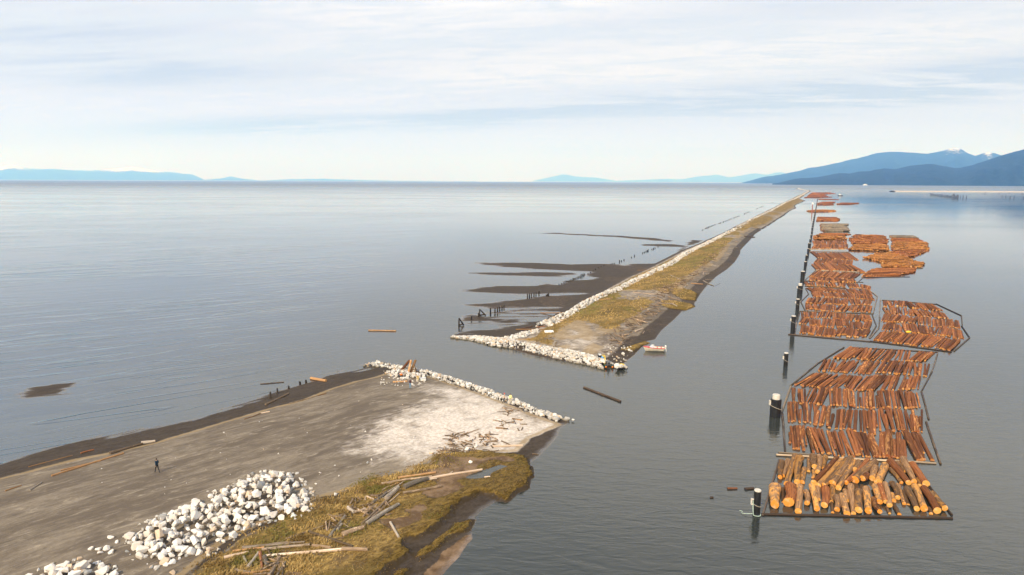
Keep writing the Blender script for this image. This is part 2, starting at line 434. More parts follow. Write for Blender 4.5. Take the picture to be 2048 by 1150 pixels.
# ------------------------------------------------------------------ the near spit
SHORE = [(-700, 1010), (-300, 962), (0, 922), (60, 904), (130, 889), (200, 876), (260, 865), (310, 855), (380, 838), (440, 821), (500, 803), (537, 790), (580, 773),
         (618, 762), (649, 750), (677, 745), (706, 742), (736, 737), (747, 731), (726, 727.5), (738, 725.5), (775, 729), (820, 737), (860, 746), (895, 757), (921, 764), (966, 779), (1002, 794),
         (1041, 808), (1072, 821), (1098, 829), (1125, 839), (1141, 842), (1135, 848), (1121, 857), (1117, 871), (1104, 888), (1078, 914), (1062, 926), (1071, 943), (1063, 956),
         (1050, 971), (1023, 991), (1003, 997), (965, 1021), (950, 1036), (948, 1047), (943, 1059), (948, 1077), (934, 1090), (922, 1112), (897, 1137), (880, 1158), (850, 1200), (800, 1270), (700, 1400), (-900, 1400)]
GRASS = [(300, 1185), (370, 1150), (420, 1115), (475, 1074), (533, 1052), (571, 1031), (612, 1009), (634, 996), (672, 992), (710, 968), (748, 948), (798, 943), (844, 923), (862, 903), (897, 897),
         (934, 902), (967, 898), (1028, 900), (1047, 904), (1061, 922), (1071, 942), (1062, 955), (1049, 967), (1014, 991), (1003, 989), (972, 980), (960, 979), (940, 989), (902, 1006), (900, 1020),
         (879, 1029), (874, 1042), (856, 1057), (841, 1068), (813, 1074), (804, 1084), (810, 1097), (801, 1112), (781, 1125), (757, 1150), (715, 1200), (600, 1300), (250, 1300)]
RIDGE = [(949, 1034), (942, 1033), (927, 1040), (909, 1044), (897, 1057), (874, 1074), (861, 1087), (845, 1096), (832, 1113), (842, 1118), (856, 1107), (878, 1093), (894, 1076), (922, 1063), (942, 1055)]
RIDGE2 = [(778, 1152), (796, 1137), (821, 1133), (822, 1142), (808, 1160), (770, 1185), (750, 1185)]
RUST = [(942, 1063), (945, 1075), (930, 1090), (918, 1111), (893, 1138), (876, 1158), (840, 1200), (800, 1210), (845, 1150), (852, 1138), (877, 1119), (883, 1103), (910, 1085), (928, 1070)]
POOL = [(930, 952), (942, 946), (975, 936), (990, 931), (1000, 928), (1015, 931), (998, 937), (984, 943), (980, 951), (952, 956), (934, 955)]
PALE = [(870, 768), (912, 768), (960, 778), (1020, 803), (1080, 826), (1128, 842), (1085, 862), (1045, 888), (1000, 898), (900, 899), (850, 905), (800, 900), (730, 895), (770, 850), (850, 810), (905, 795)]
DRY = [(-700, 1060), (0, 956), (38, 946), (151, 918), (222, 905), (310, 884), (400, 856), (500, 826), (539, 815), (598, 802), (638, 786), (667, 775), (716, 762), (752, 753), (790, 738), (860, 748), (960, 782), (1060, 822), (1125, 842),
       (1090, 858), (1062, 870), (1035, 897), (900, 905), (800, 955), (640, 1002), (450, 1092), (330, 1190), (200, 1400), (-900, 1400)]
W_SHORE = unpl(SHORE); W_GRASS = unpl(GRASS, 0.75); W_RIDGE = unpl(RIDGE, 0.3); W_RIDGE2 = unpl(RIDGE2, 0.3); W_RUST = unpl(RUST, 0.2)
W_POOL = unpl(POOL, 0.62); W_PALE = unpl(PALE, 1.2); W_DRY = unpl(DRY, 0.55)
W_EAST = unpl([(1141, 842), (1135, 848), (1121, 857), (1117, 871), (1104, 888), (1078, 914), (1062, 926), (1071, 943), (1050, 971), (1003, 997), (950, 1036), (943, 1059), (948, 1077), (922, 1112), (880, 1158), (800, 1270), (700, 1400)])

def h_spit(x, y):
    wob = (fbm(x * 0.42, y * 0.42, 5, 5) - 0.5) * 3.4
    d = sdf(x, y, W_SHORE)
    g = sdf(x, y, W_GRASS) + wob * 0.5
    rd = np.maximum(sdf(x, y, W_RIDGE), sdf(x, y, W_RIDGE2)) + wob * 0.25
    dp = np.clip(d, 0, None)
    e = ldist(x, y, W_EAST)
    dry = 1.45 * (1 - np.exp(-dp / 11.0)) * (dp + .25) / (dp + 3.0)
    low = 0.05 + 0.022 * np.minimum(e, 25)                      # the tidal side stays low
    k = sstep(sdf(x, y, W_GRASS), -1.0, 14.0) * 0
    side = sstep(e, 7.0, 22.0)
    h = low * (1 - side) * np.minimum(1, dp / 1.5) + dry * side
    h = np.where(d < 0, np.where(e > 9, np.maximum(d * 0.028, -0.8), np.maximum(d * 0.1, -0.8)), h)
    step = sstep(g, -0.15, 0.3) * 0.52 * (1 - side) + sstep(g, -0.3, 0.6) * 0.06 * side
    h = h + step + sstep(rd, -0.15, 0.35) * 0.34
    h = h - sstep(sdf(x, y, W_POOL), -0.5, 0.4) * 0.30
    st = fbm(x * 0.22 + y * 0.10, y * 0.9 - x * 0.43, 4, 2) - 0.5
    h = h + np.where(d > 0, np.minimum(dp, 3) / 3 * st * 0.16, 0)
    edge = np.exp(-((d + 1.0) / 3.6) ** 2)
    ax_, ay_ = x * .63 + y * .78, -x * .78 + y * .63              # along and across the beach
    h = h + edge * (fbm(ax_ * 0.13, ay_ * 0.75, 5, 9) - 0.50) * 0.22 * sstep(e, 6, 12)
    return h

def grid_mesh(name, xs, ys, hf, attrs, mat, cut=-0.45):
    X, Y = np.meshgrid(xs, ys); ny, nx = X.shape
    x, y = X.ravel(), Y.ravel()
    z = hf(x, y)
    idx = np.arange(nx * ny).reshape(ny, nx)
    q = np.stack([idx[:-1, :-1], idx[:-1, 1:], idx[1:, 1:], idx[1:, :-1]], -1).reshape(-1, 4)
    q = q[(z[q].max(1) > cut)]
    use = np.unique(q); rem = np.full(nx * ny, -1); rem[use] = np.arange(len(use))
    me = bpy.data.meshes.new(name)
    me.from_pydata(np.stack([x[use], y[use], z[use]], -1).tolist(), [], rem[q].tolist())
    me.materials.append(mat)
    me.polygons.foreach_set('use_smooth', np.ones(len(me.polygons), dtype=bool))
    for k, fn in attrs.items(): attr(me, k, fn(x[use], y[use]))
    return me

class Lookup:
    """heights read back from a grid, quick for single points"""
    def __init__(s, xs, ys, fn, beyond=1.0):
        s.x, s.y, s.b = xs, ys, beyond
        X, Y = np.meshgrid(xs, ys); s.z = fn(X.ravel(), Y.ravel()).reshape(X.shape)
    def __call__(s, x, y):
        i = np.clip(np.searchsorted(s.x, x) - 1, 0, len(s.x) - 2); j = np.clip(np.searchsorted(s.y, y) - 1, 0, len(s.y) - 2)
        u = np.clip((x - s.x[i]) / (s.x[i + 1] - s.x[i]), 0, 1); v = np.clip((y - s.y[j]) / (s.y[j + 1] - s.y[j]), 0, 1)
        z = (s.z[j, i] * (1 - u) + s.z[j, i + 1] * u) * (1 - v) + (s.z[j + 1, i] * (1 - u) + s.z[j + 1, i + 1] * u) * v
        return np.where(y > s.y[-1], s.b, z)

def at_grass(x, y):
    wob = (fbm(x * 0.42, y * 0.42, 5, 5) - 0.5) * 3.4
    g = np.maximum(sdf(x, y, W_GRASS) + wob * 0.5, np.maximum(sdf(x, y, W_RIDGE), sdf(x, y, W_RIDGE2)) + wob * 0.25)
    bare = sstep(fbm(x * .16 + 3, y * .22, 4, 91), .56, .64) * sstep(g, 1.0, 2.5)
    soft = sstep(ldist(x, y, W_EAST), 8, 12)                      # thins out towards the sand
    return np.where(soft > 0, sstep((g + .5 + 1.2 * soft) / (1.4 + 4.2 * soft), 0, 1), sstep(g, -0.5, 0.9)) * (1 - sstep(sdf(x, y, W_POOL), -0.4, 0.2)) * (1 - .7 * bare)
def at_bank(x, y):
    wob = (fbm(x * 0.42, y * 0.42, 5, 5) - 0.5) * 3.4
    g = np.maximum(sdf(x, y, W_GRASS) + wob * 0.5, np.maximum(sdf(x, y, W_RIDGE), sdf(x, y, W_RIDGE2)) + wob * 0.25)
    return np.exp(-((g - 0.02) / 0.22) ** 2) * (1 - sstep(ldist(x, y, W_EAST), 9.0, 14.0))
spit_attrs = {
    'sedge': lambda x, y: .9 * (1 - sstep(ldist(x, y, W_EAST), 4.0, 12.0)),
    'wrack': lambda x, y: np.exp(-((sdf(x, y, W_DRY) - .4) / .5) ** 2) + .55 * np.exp(-((sdf(x, y, W_DRY) - 2.6 - fbm(x * .1, y * .1, 2, 6)) / .35) ** 2),
    'grass': at_grass, 'bank': at_bank,
    'wet': lambda x, y: (1 - sstep(sdf(x, y, W_DRY), -1.2, 1.0)) * (1 - sstep(sdf(x, y, W_GRASS), .3, 1.5)),
    'pale': lambda x, y: sstep(sdf(x, y, W_PALE), -9.0, 6.0),
    'rust': lambda x, y: np.maximum(sstep(sdf(x, y, W_RUST), -0.5, 0.5), .62 * sstep(sdf(x, y, W_GRASS), .3, 1.5)),
    'green': lambda x, y: 0.25 * sstep(-ldist(x, y, W_EAST), -14, -5),
}
xs = np.arange(-85, 14, 0.42); ys = np.arange(38, 140, 0.42)
L_spit = Lookup(xs, ys, h_spit)
h_spit = lambda x, y: L_spit(x, y)
tag(link('spit_ground', grid_mesh('spit_ground', xs, ys, h_spit, spit_attrs, GROUND)), kind='structure')

# the tide pool among the marsh grass
def build_pool():
    p = unpl(POOL, 0.62)
    cx, cy_ = p.mean(0)
    v = [(cx, cy_, 0)] + [(cx + (a - cx) * 1.25, cy_ + (c - cy_) * 1.4, 0) for a, c in p]
    n = len(p)
    z = float(np.median(h_spit(p[:, 0], p[:, 1]))) - 0.02
    v = [(a, c, z) for a, c, _ in v]
    tag(link('tide_pool', mesh('tide_pool', v, [(0, 1 + k, 1 + (k + 1) % n) for k in range(n)], WATER)), kind='structure')
build_pool()

# ------------------------------------------------------------------ the jetty and its mud flats
JW = [(926, 666.5), (1000, 677), (1035, 676), (1050, 663), (1085, 642), (1110, 629), (1140, 614), (1170, 596), (1200, 580), (1240, 558.5), (1290, 537), (1330, 517), (1362, 501), (1400, 486.5), (1440, 468.5), (1500, 438.5), (1560, 408.5), (1600, 390), (1616.5, 381.5)]
JE = [(1622, 382.3), (1612, 388.5), (1600, 397.5), (1611, 401.5), (1590, 411), (1593, 416.5), (1580, 422), (1570, 430), (1544, 446.6), (1511, 468), (1500, 481), (1482, 500), (1481, 507), (1471, 524), (1455, 539), (1434, 553), (1417, 569), (1399, 592), (1393, 598), (1389, 612),
      (1369, 619), (1350, 639), (1324, 661.6), (1312, 679), (1289, 684.5), (1271, 710), (1246, 730), (1236, 741)]
JS = [(1160, 728), (1140, 725), (1099, 717), (1058, 709), (1037, 702), (1000, 690.5), (976, 683), (947, 675), (903, 670)]
W_JET = unpl(JW + JE + JS)
W_JE = unpl(JE)
MUDS = [
    [(928, 655), (985, 646), (1058, 634), (1101, 619), (1113, 616.5), (1057, 617), (996, 617), (947, 615), (916, 609), (960, 606.5), (1008, 601), (1057, 596), (1131, 589), (1168, 587.5), (1094, 589), (1033, 588.5), (960, 584.5), (909, 580), (960, 574), (996, 572), (1057, 573), (1094, 567), (1116, 570),
     (1140, 562), (1188, 556.5), (1168, 550), (1182, 544), (1131, 542), (1082, 539.5), (996, 533.5), (945, 525.5), (1021, 524.5), (1082, 525), (1143, 529.5), (1204, 527), (1248, 530), (1273, 527.5), (1325, 526), (1250, 570), (1150, 630), (1080, 670), (1000, 684), (950, 674), (930, 668)],
    [(911, 544.5), (960, 543.5), (1033, 544.5), (1082, 543.5), (1143, 545.5), (1158, 549), (1131, 552), (1094, 553.5), (984, 550.5), (935, 548)],
    [(1272, 489.5), (1317, 487.5), (1346, 488.5), (1376, 491), (1374, 494.5), (1332, 493.5), (1288, 491.5)],
    [(1048, 467), (1106, 465.6), (1155, 468), (1240, 471.5), (1310, 476), (1348, 481.5), (1340, 484), (1240, 475), (1155, 470.5), (1106, 467.8)],
    [(1355, 503), (1384, 480), (1420, 481.5), (1440, 468)],
]
W_MUD = [unpl(m) for m in MUDS]
STREAKY = unpl([(925, 662), (990, 660), (1110, 640), (1140, 620), (1100, 615), (990, 615), (940, 630)])
HUMPS = [unpl(h, 0.4) for h in ([(1320, 608), (1346, 604.5), (1383, 606), (1391, 611), (1373, 618), (1346, 618), (1321, 615)], [(1332, 577), (1383, 581), (1396, 586), (1391, 600), (1361, 599), (1341, 591)],
                                [(1262, 690), (1288, 680), (1305, 683), (1285, 688), (1268, 701), (1240, 700)])]

def h_jetty(x, y):
    d = sdf(x, y, W_JET); dp = np.clip(d, 0, None)
    e = ldist(x, y, W_JE)
    h = 1.55 * (1 - np.exp(-dp / 5.0)) * (0.35 + 0.65 * sstep(e, 1.5, 9.0))
    h = np.where(d < 0, np.maximum(d * 0.12, -0.8), h)
    for hp in HUMPS:
        h = h + sstep(sdf(x, y, hp), -0.4, 0.8) * 0.4
    m = np.full(x.shape, -9.0)
    for w in W_MUD: m = np.maximum(m, sdf(x, y, w))
    n = fbm(x * 0.06, y * 0.34 + x * 0.02, 5, 3) - 0.5
    mud = np.where(m > 0, 0.12 * (1 - np.exp(-m / 5.0)) + 0.006, np.maximum(m * 0.014, -0.8)) + n * 0.17 * np.exp(-np.abs(m) / 7.0)
    stq = sstep(sdf(x, y, STREAKY), -4, 2)
    mud = np.where(stq > 0, np.maximum(mud, -0.02) * (1 - stq) + stq * (0.012 + (fbm(x * 0.11 + y * .03, y * 0.55 - x * .06, 5, 21) - 0.5) * 0.30), mud)
    h = np.maximum(h, mud)
    return h + np.where(d > 2, (fbm(x * 0.3, y * 0.3, 3, 8) - 0.5) * 0.25, 0)

def j_inland(x, y): return sdf(x, y, W_JET)
PALEJ = unpl([(1100, 676), (1130, 650), (1160, 640), (1200, 655), (1235, 690), (1220, 718), (1160, 705), (1110, 694)], 1.2)
def j_grass(x, y):
    e = ldist(x, y, W_JE); d = sdf(x, y, W_JET)
    g = sstep(e, 6.0, 12.0) * sstep(d, 3.0, 6.0)
    g = g * (0.35 + 0.65 * sstep(fbm(x * 0.07, y * 0.04, 4, 31), 0.30, 0.46)) * (1 - .9 * sstep(sdf(x, y, PALEJ), -7, 5))
    for hp in HUMPS: g = np.maximum(g, sstep(sdf(x, y, hp), -0.6, 0.8))
    return g
jet_attrs = {
    'wrack': lambda x, y: .85 * sstep(j_inland(x, y), 2, 5) * sstep(ldist(x, y, W_JE), 4, 8) * sstep(fbm(x * .09, y * .06, 4, 44), .34, .52),
    'sedge': lambda x, y: .55 * sstep(fbm(x * .12, y * .07, 4, 64), .50, .62),
    'grass': j_grass,
    'wet': lambda x, y: np.maximum(1 - sstep(ldist(x, y, W_JE), 2.5, 5.5), 1 - sstep(sdf(x, y, W_JET), 1.5, 4.0)),
    'pale': lambda x, y: np.maximum(sstep(sdf(x, y, PALEJ), -9, 8) * 0.62, .46 * sstep(ldist(x, y, W_JE), 5, 10)),
    'rust': lambda x, y: 0.42 * sstep(fbm(x * 0.08, y * 0.05, 3, 77), 0.48, 0.6),
    'green': lambda x, y: 0.55 * sstep(fbm(x * 0.07 + 9, y * 0.05, 3, 51), 0.48, 0.6),
    'bank': lambda x, y: sum(np.exp(-(sdf(x, y, hp) / 0.5) ** 2) for hp in HUMPS),
}
yr = [122.0]
while yr[-1] < 520: yr.append(yr[-1] * 1.0046)
xs = np.arange(-30, 185, 0.75)
L_jetty = Lookup(xs, np.array(yr), h_jetty)
h_jetty = lambda x, y: L_jetty(x, y)
tag(link('jetty_ground', grid_mesh('jetty_ground', xs, np.array(yr), h_jetty, jet_attrs, GROUND, cut=-0.3)), kind='structure')

def far_jetty():
    """the rest of the jetty, as cross sections along its length"""
    w = unpl(JW); e = unpl(list(reversed(JE)))
    yy = [515.0]
    while yy[-1] < 2790: yy.append(yy[-1] * 1.02)
    yy = np.array(yy)
    def sel(a):
        o = np.argsort(a[:, 1]); return np.interp(yy, a[o, 1], a[o, 0])
    xl, xr = sel(w), sel(e)
    xr = np.maximum(xr, xl + 8)
    T = np.array([-0.15, 0, 0.08, 0.16, 0.24, 0.32, 0.4, 0.5, 0.6, 0.7, 0.8, 0.9, 1.0, 1.08])
    Hh = np.array([-0.5, 0.0, 1.2, 1.7, 1.6, 1.4, 1.3, 1.2, 1.1, 0.9, 0.6, 0.3, 0.0, -0.5])
    G = np.array([0, 0, 0, .2, .8, 1, 1, 1, 1, .9, .7, .5, .1, 0.]); Wt = np.array([1, 1, .3, 0, 0, 0, 0, 0, 0, 0, 0, .3, 1, 1.])
    n = len(T)
    X = xl[:, None] + (xr - xl)[:, None] * T[None] + RS.uniform(-.6, .6, (len(yy), n)); Y = np.repeat(yy[:, None], n, 1)
    Z = np.repeat(Hh[None], len(yy), 0) + RS.uniform(-.1, .1, (len(yy), n))
    idx = np.arange(len(yy) * n).reshape(len(yy), n)
    q = np.stack([idx[:-1, :-1], idx[:-1, 1:], idx[1:, 1:], idx[1:, :-1]], -1).reshape(-1, 4)
    me = mesh('jetty_far_ground', np.stack([X.ravel(), Y.ravel(), Z.ravel()], -1), q, GROUND, smooth=True)
    attr(me, 'grass', (np.repeat(G[None], len(yy), 0) * (0.4 + 0.6 * vnoise(X * 0.03, Y * 0.01, 4))).ravel())
    attr(me, 'wet', np.repeat(Wt[None], len(yy), 0).ravel())
    attr(me, 'pale', np.full(len(yy) * n, .45))
    tag(link('jetty_far_ground', me), kind='structure')
    # its elbow, bending towards the open sea
    a, c = unp(1617, 382.4), unp(1595, 377.2)
    dv = Vector((c.x - a.x, c.y - a.y)); L = dv.length; dv /= L; nv = Vector((-dv.y, dv.x))
    v, fa = [], []
    for i in range(41):
        for k, (o, z) in enumerate(((-9, -.4), (-5, 1.3), (0, 2.0), (5, 1.3), (9, -.4))):
            p = Vector((a.x, a.y)) + dv * (L * i / 40) + nv * (o + random.uniform(-.7, .7))
            v.append((p.x, p.y, z + random.uniform(-.3, .3)))
    for i in range(40):
        for k in range(4):
            fa.append((i * 5 + k, i * 5 + k + 1, i * 5 + k + 6, i * 5 + k + 5))
    me = mesh('jetty_elbow_ground', v, fa, GROUND); attr(me, 'wet', np.full(len(v), .9))
    tag(link('jetty_elbow_ground', me), kind='structure')
far_jetty()

def shoal():
    poly = unpl([(20, 792), (45, 781), (85, 771), (120, 764), (156, 763), (146, 778), (130, 792), (85, 797), (40, 797)])
    x0, y0 = poly.min(0) - 6; x1, y1 = poly.max(0) + 6
    def hf(x, y):
        d = sdf(x, y, poly)
        return np.clip(d * 0.03, -0.3, 0.10) + (fbm(x * 0.13 + y * .1, y * 0.5 - x * .2, 5, 15) - 0.5) * 0.20 * np.exp(-(d / 4) ** 2)
    tag(link('mud_shoal', grid_mesh('mud_shoal', np.arange(x0, x1, 0.35), np.arange(y0, y1, 0.35), hf, {'wet': lambda x, y: x * 0 + 1.0}, GROUND, cut=-0.1)), kind='structure')
shoal()

def far_bank():
    """the low bank across the river, to the right"""
    a, c = unp(1785, 383.6), unp(2400, 386.0)
    v, fa = [], []
    n = 60
    for i in range(n + 1):
        t = i / n
        y = a.y + (c.y - a.y) * t; x = a.x + (c.x - a.x) * t
        for o, z in ((-22, -.5), (-12, 2.4), (0, 4.2), (14, 3.6), (30, -.5)):
            v.append((x, y + o + random.uniform(-3, 3), z + random.uniform(-.3, .5)))
    for i in range(n):
        for k in range(4): fa.append((i * 5 + k, i * 5 + k + 5, i * 5 + k + 6, i * 5 + k + 1))
    me = mesh('river_bank', v, fa, GROUND); attr(me, 'pale', np.full(len(v), .75)); attr(me, 'grass', np.tile([0, 0, .2, .6, 0], n + 1))
    tag(link('river_bank', me), kind='structure')
far_bank()

# ------------------------------------------------------------------ mountains
def forest_mat(name, col, snowy=True):
    m, bb, p = newmat(name)
    co = bb('ShaderNodeNewGeometry').outputs['Position']
    n = bb.noise(co, 0.012, 6, 0.7); n2 = bb.noise(co, 0.009, 6, 0.7)
    c = bb.mix(bb.step(n, 0.35, 0.65), tuple(x * .55 for x in col), tuple(x * 1.4 for x in col))
    c = bb.mix(bb.math('MULTIPLY', bb.step(n2, 0.62, 0.72), 0.6), c, (0.14, 0.12, 0.09))
    if snowy:
        sn = bb.step(bb.math('ADD', bb.attr('snow'), bb.math('MULTIPLY', bb.math('SUBTRACT', n2, 0.5), 1.8)), 0.45, 0.6)
        c = bb.mix(sn, c, (0.86, 0.87, 0.90))
    setp(bb, p, Base_Color=c, Roughness=0.95)
    p.inputs['Specular IOR Level'].default_value = 0.1
    return m
FOREST = forest_mat('conifer slopes', (0.018, 0.030, 0.026))

def ridge(name, prof, dist, depth, seed, snow=None, step=6):
    x0, x1 = prof[0][0], prof[-1][0]
    pxs = np.arange(x0, x1 + step, step)
    pys = np.interp(pxs, [q[0] for q in prof], [q[1] for q in prof])
    pys = pys + (fbm(pxs * 0.06, pxs * 0 + seed, 4, seed) - 0.5) * np.minimum(2.6, (366 - pys) * 0.16)
    rows = 26; v, sn = [], []
    for i, (px, py) in enumerate(zip(pxs, pys)):
        d = ray(px, py); hy = math.hypot(d.x, d.y); ux, uy, el = d.x / hy, d.y / hy, d.z / hy
        for r in range(rows):
            t = r / (rows - 1) * 1.25
            dd = dist + depth * t
            crest = max(0.0, EYE + el * (dist + depth))
            if t <= 1:
                g = t ** 0.85
                nz = fbm(np.array([px * 0.035 + t * 2]), np.array([t * 5.0 + seed]), 5, seed)[0] - 0.5
                h = crest * (g + nz * 0.55 * (1 - t) * min(1, t * 5))
                lim = (EYE + el * dd) * 0.985 if t < 1 else crest
                h = min(h, lim)
            else:
                h = crest * (1 - ((t - 1) / 0.25) ** 1.5)
            v.append((ux * dd, uy * dd, h - 3 if r else -6))
            sn.append(0.0 if snow is None else snow(px, t))
    n = len(pxs); idx = np.arange(n * rows).reshape(n, rows)
    q = np.stack([idx[:-1, :-1], idx[1:, :-1], idx[1:, 1:], idx[:-1, 1:]], -1).reshape(-1, 4)
    me = mesh(name, v, q, FOREST, smooth=True); attr(me, 'snow', sn)
    tag(link(name, me), kind='structure')

ridge('near_hills', [(1545, 366.5), (1555, 365.4), (1591, 357), (1632, 354), (1680, 345), (1699, 347), (1716, 342.7), (1741, 341.6), (1768, 335.5), (1790, 337.7), (1826, 331), (1854, 327), (1882, 330), (1912, 335.5), (1935, 333), (1965, 323), (2007, 309), (2048, 298), (2120, 290), (2200, 285), (2300, 296), (2450, 320), (2600, 345), (2700, 362)],
      9500, 2600, 3, step=4)
ridge('snow_mountains', [(1480, 366), (1527, 354), (1577, 346.5), (1613, 337), (1674, 325.8), (1715, 316), (1757, 305.5), (1780, 302.7), (1826, 304.4), (1854, 307), (1882, 302), (1900, 297.5), (1912, 295), (1922, 297.5), (1935, 306), (1951, 311), (1963, 307), (1976, 304.4), (1990, 306), (2001, 310), (2040, 318), (2150, 330), (2400, 350), (2600, 364)],
      19000, 6000, 8, step=3,
      snow=lambda px, t: (math.exp(-((px - 1908) / 26) ** 2) + math.exp(-((px - 1977) / 17) ** 2)) * max(0, (t - 0.42) / 0.4) * 0.44)
ridge('island_hills', [(1066, 365), (1069, 361), (1099, 354.6), (1124, 348.7), (1163, 353.7), (1188, 354.6), (1232, 361.5), (1286, 359.6), (1335, 357.6), (1365, 358.5), (1394, 352.7), (1434, 349.7), (1458, 354.6), (1512, 346), (1535, 349), (1561, 344), (1590, 352), (1640, 364)],
      64000, 9000, 13, step=3)
ridge('western_mountains', [(-500, 330), (-300, 322), (-150, 332), (0, 332), (30, 329), (60, 337), (100, 338), (170, 341), (230, 337), (265, 333), (300, 339), (350, 345), (385, 349), (410, 360), (440, 357), (460, 353), (490, 358), (520, 361), (580, 358.5), (640, 357.5), (700, 359.5), (760, 361), (860, 362), (950, 363)],
      50000, 9000, 21, step=3, snow=lambda px, t: max(0, (t - 0.42) / 0.3) * (0.2 + .6 * math.exp(-((px - 15) / 30) ** 2) + .6 * math.exp(-((px - 268) / 50) ** 2)))

# ------------------------------------------------------------------ logs
def log_geo(nseg=7, nr=12, bend=0.0, taper=0.12, bump=0.06, seed=0, root=0.0):
    """a log of length 1 along x and radius 1: vertices, side faces, the two end faces"""
    rs = np.random.RandomState(seed)
    v = []
    ph = rs.uniform(0, 6.28, 4)
    for i in range(nseg + 1):
        t = i / nseg
        oy = bend * math.sin(math.pi * t + ph[0] * .2) + bend * .5 * math.sin(2 * math.pi * t + ph[1]); oz = 0.3 * bend * math.sin(math.pi * t * 1.5 + ph[2])
        rr = 1 - taper * t + root * max(0, (t - 0.82) / 0.18) ** 1.3
        for k in range(nr):
            a = 2 * math.pi * k / nr
            q = rr * (1 + bump * (math.sin(2 * a + ph[3] + 3 * t) + rs.uniform(-1, 1)))
            v.append((t - 0.5, oy + q * math.cos(a), oz + q * math.sin(a)))
    side = []
    for i in range(nseg):
        for k in range(nr):
            a, c = i * nr + k, i * nr + (k + 1) % nr
            side.append((a, a + nr, c + nr, c))
    e0 = tuple(range(nr)); e1 = tuple(nseg * nr + k for k in reversed(range(nr)))
    return np.array(v), side, (e0, e1)

LOGV = [log_geo(7, 14, b_, t_, .05, s) for s, (b_, t_) in enumerate(((.10, .1), (.25, .22), (.0, .06), (.18, .15), (.35, .25), (.08, .3)))]
_cache = {}
def log_mesh(var, bark, cut, ends=True):
    key = (var, bark.name, cut.name, ends)
    if key not in _cache:
        v, side, es = LOGV[var]
        fa = list(side) + (list(es) if ends else [])
        me = mesh('log', v, fa, [bark, cut], [0] * len(side) + ([1, 1] if ends else []))
        sm = np.ones(len(fa), bool); sm[len(side):] = False
        me.polygons.foreach_set('use_smooth', sm)
        _cache[key] = me
    return _cache[key]
def end_mesh(var, which, cut):
    key = ('end', var, which, cut.name)
    if key not in _cache:
        v, side, es = LOGV[var]
        ring = v[list(es[which])].copy()
        o = -0.0008 if which == 0 else 0.0008
        ring[:, 0] += o
        cen = ring.mean(0)
        vv = np.vstack([ring, cen[None] + [[o * 3, 0, 0]]]); n = len(ring)
        _cache[key] = mesh('cut_end', vv, [(k, (k + 1) % n, n) for k in range(n)], cut)
    return _cache[key]

def axis_matrix(p1, p2, r, roll=0.0):
    d = Vector(p2) - Vector(p1); L = d.length; x = d / L
    up = Vector((0, 0, 1)) if abs(x.z) < 0.95 else Vector((0, 1, 0))
    y = up.cross(x).normalized(); z = x.cross(y)
    c, s = math.cos(roll), math.sin(roll)
    y2, z2 = y * c + z * s, z * c - y * s
    mid = (Vector(p1) + Vector(p2)) / 2
    return Matrix(((x.x * L, y2.x * r, z2.x * r, mid.x), (x.y * L, y2.y * r, z2.y * r, mid.y), (x.z * L, y2.z * r, z2.z * r, mid.z), (0, 0, 0, 1)))

def put_log(name, p1, p2, r, bark, cut, label, cat, group=None, var=None, parts=False):
    var = random.randrange(len(LOGV)) if var is None else var
    o = link(name, log_mesh(var, bark, cut, not parts))
    o.matrix_world = axis_matrix(p1, p2, r, random.uniform(0, 6.28))
    tag(o, label, cat, group)
    if parts:
        for w in (0, 1):
            c = link('cut_end', end_mesh(var, w, cut), o)
    return o

# --- the nearest boom: every log traced
Z4 = lambda X, Y: (1480 + X / 7.667, 900 + Y / 7.667)
Z5 = lambda X, Y: (1680 + X / 7.667, 900 + Y / 7.667)
UPPER = [(Z4, 645, 190, 605, 400, 85), (Z4, 735, 165, 660, 400, 80), (Z4, 845, 90, 720, 520, 90), (Z4, 930, 120, 860, 480, 105), (Z4, 985, 290, 950, 500, 80),
         (Z4, 1065, 150, 1050, 330, 75), (Z4, 1132, 105, 1125, 245, 105), (Z4, 1215, 100, 1200, 340, 85), (Z4, 1310, 110, 1270, 290, 80), (Z4, 1128, 320, 1128, 425, 55),
         (Z4, 1490, 130, 1130, 500, 90), (Z4, 1550, 160, 1200, 550, 85), (Z4, 1620, 140, 1305, 550, 95), (Z4, 1690, 130, 1420, 520, 110), (Z4, 1755, 175, 1510, 580, 88),
         (Z5, 285, 200, 235, 300, 110), (Z5, 425, 155, 110, 500, 85), (Z5, 530, 190, 230, 450, 118), (Z5, 400, 370, 360, 455, 105), (Z5, 545, 270, 490, 425, 100),
         (Z5, 690, 235, 580, 500, 110), (Z5, 770, 175, 1055, 500, 112), (Z5, 765, 290, 950, 505, 65), (Z5, 895, 195, 1010, 330, 70), (Z5, 965, 150, 1138, 465, 105), (Z5, 1105, 220, 1320, 520, 108), (Z5, 1185, 450, 1230, 550, 60)]
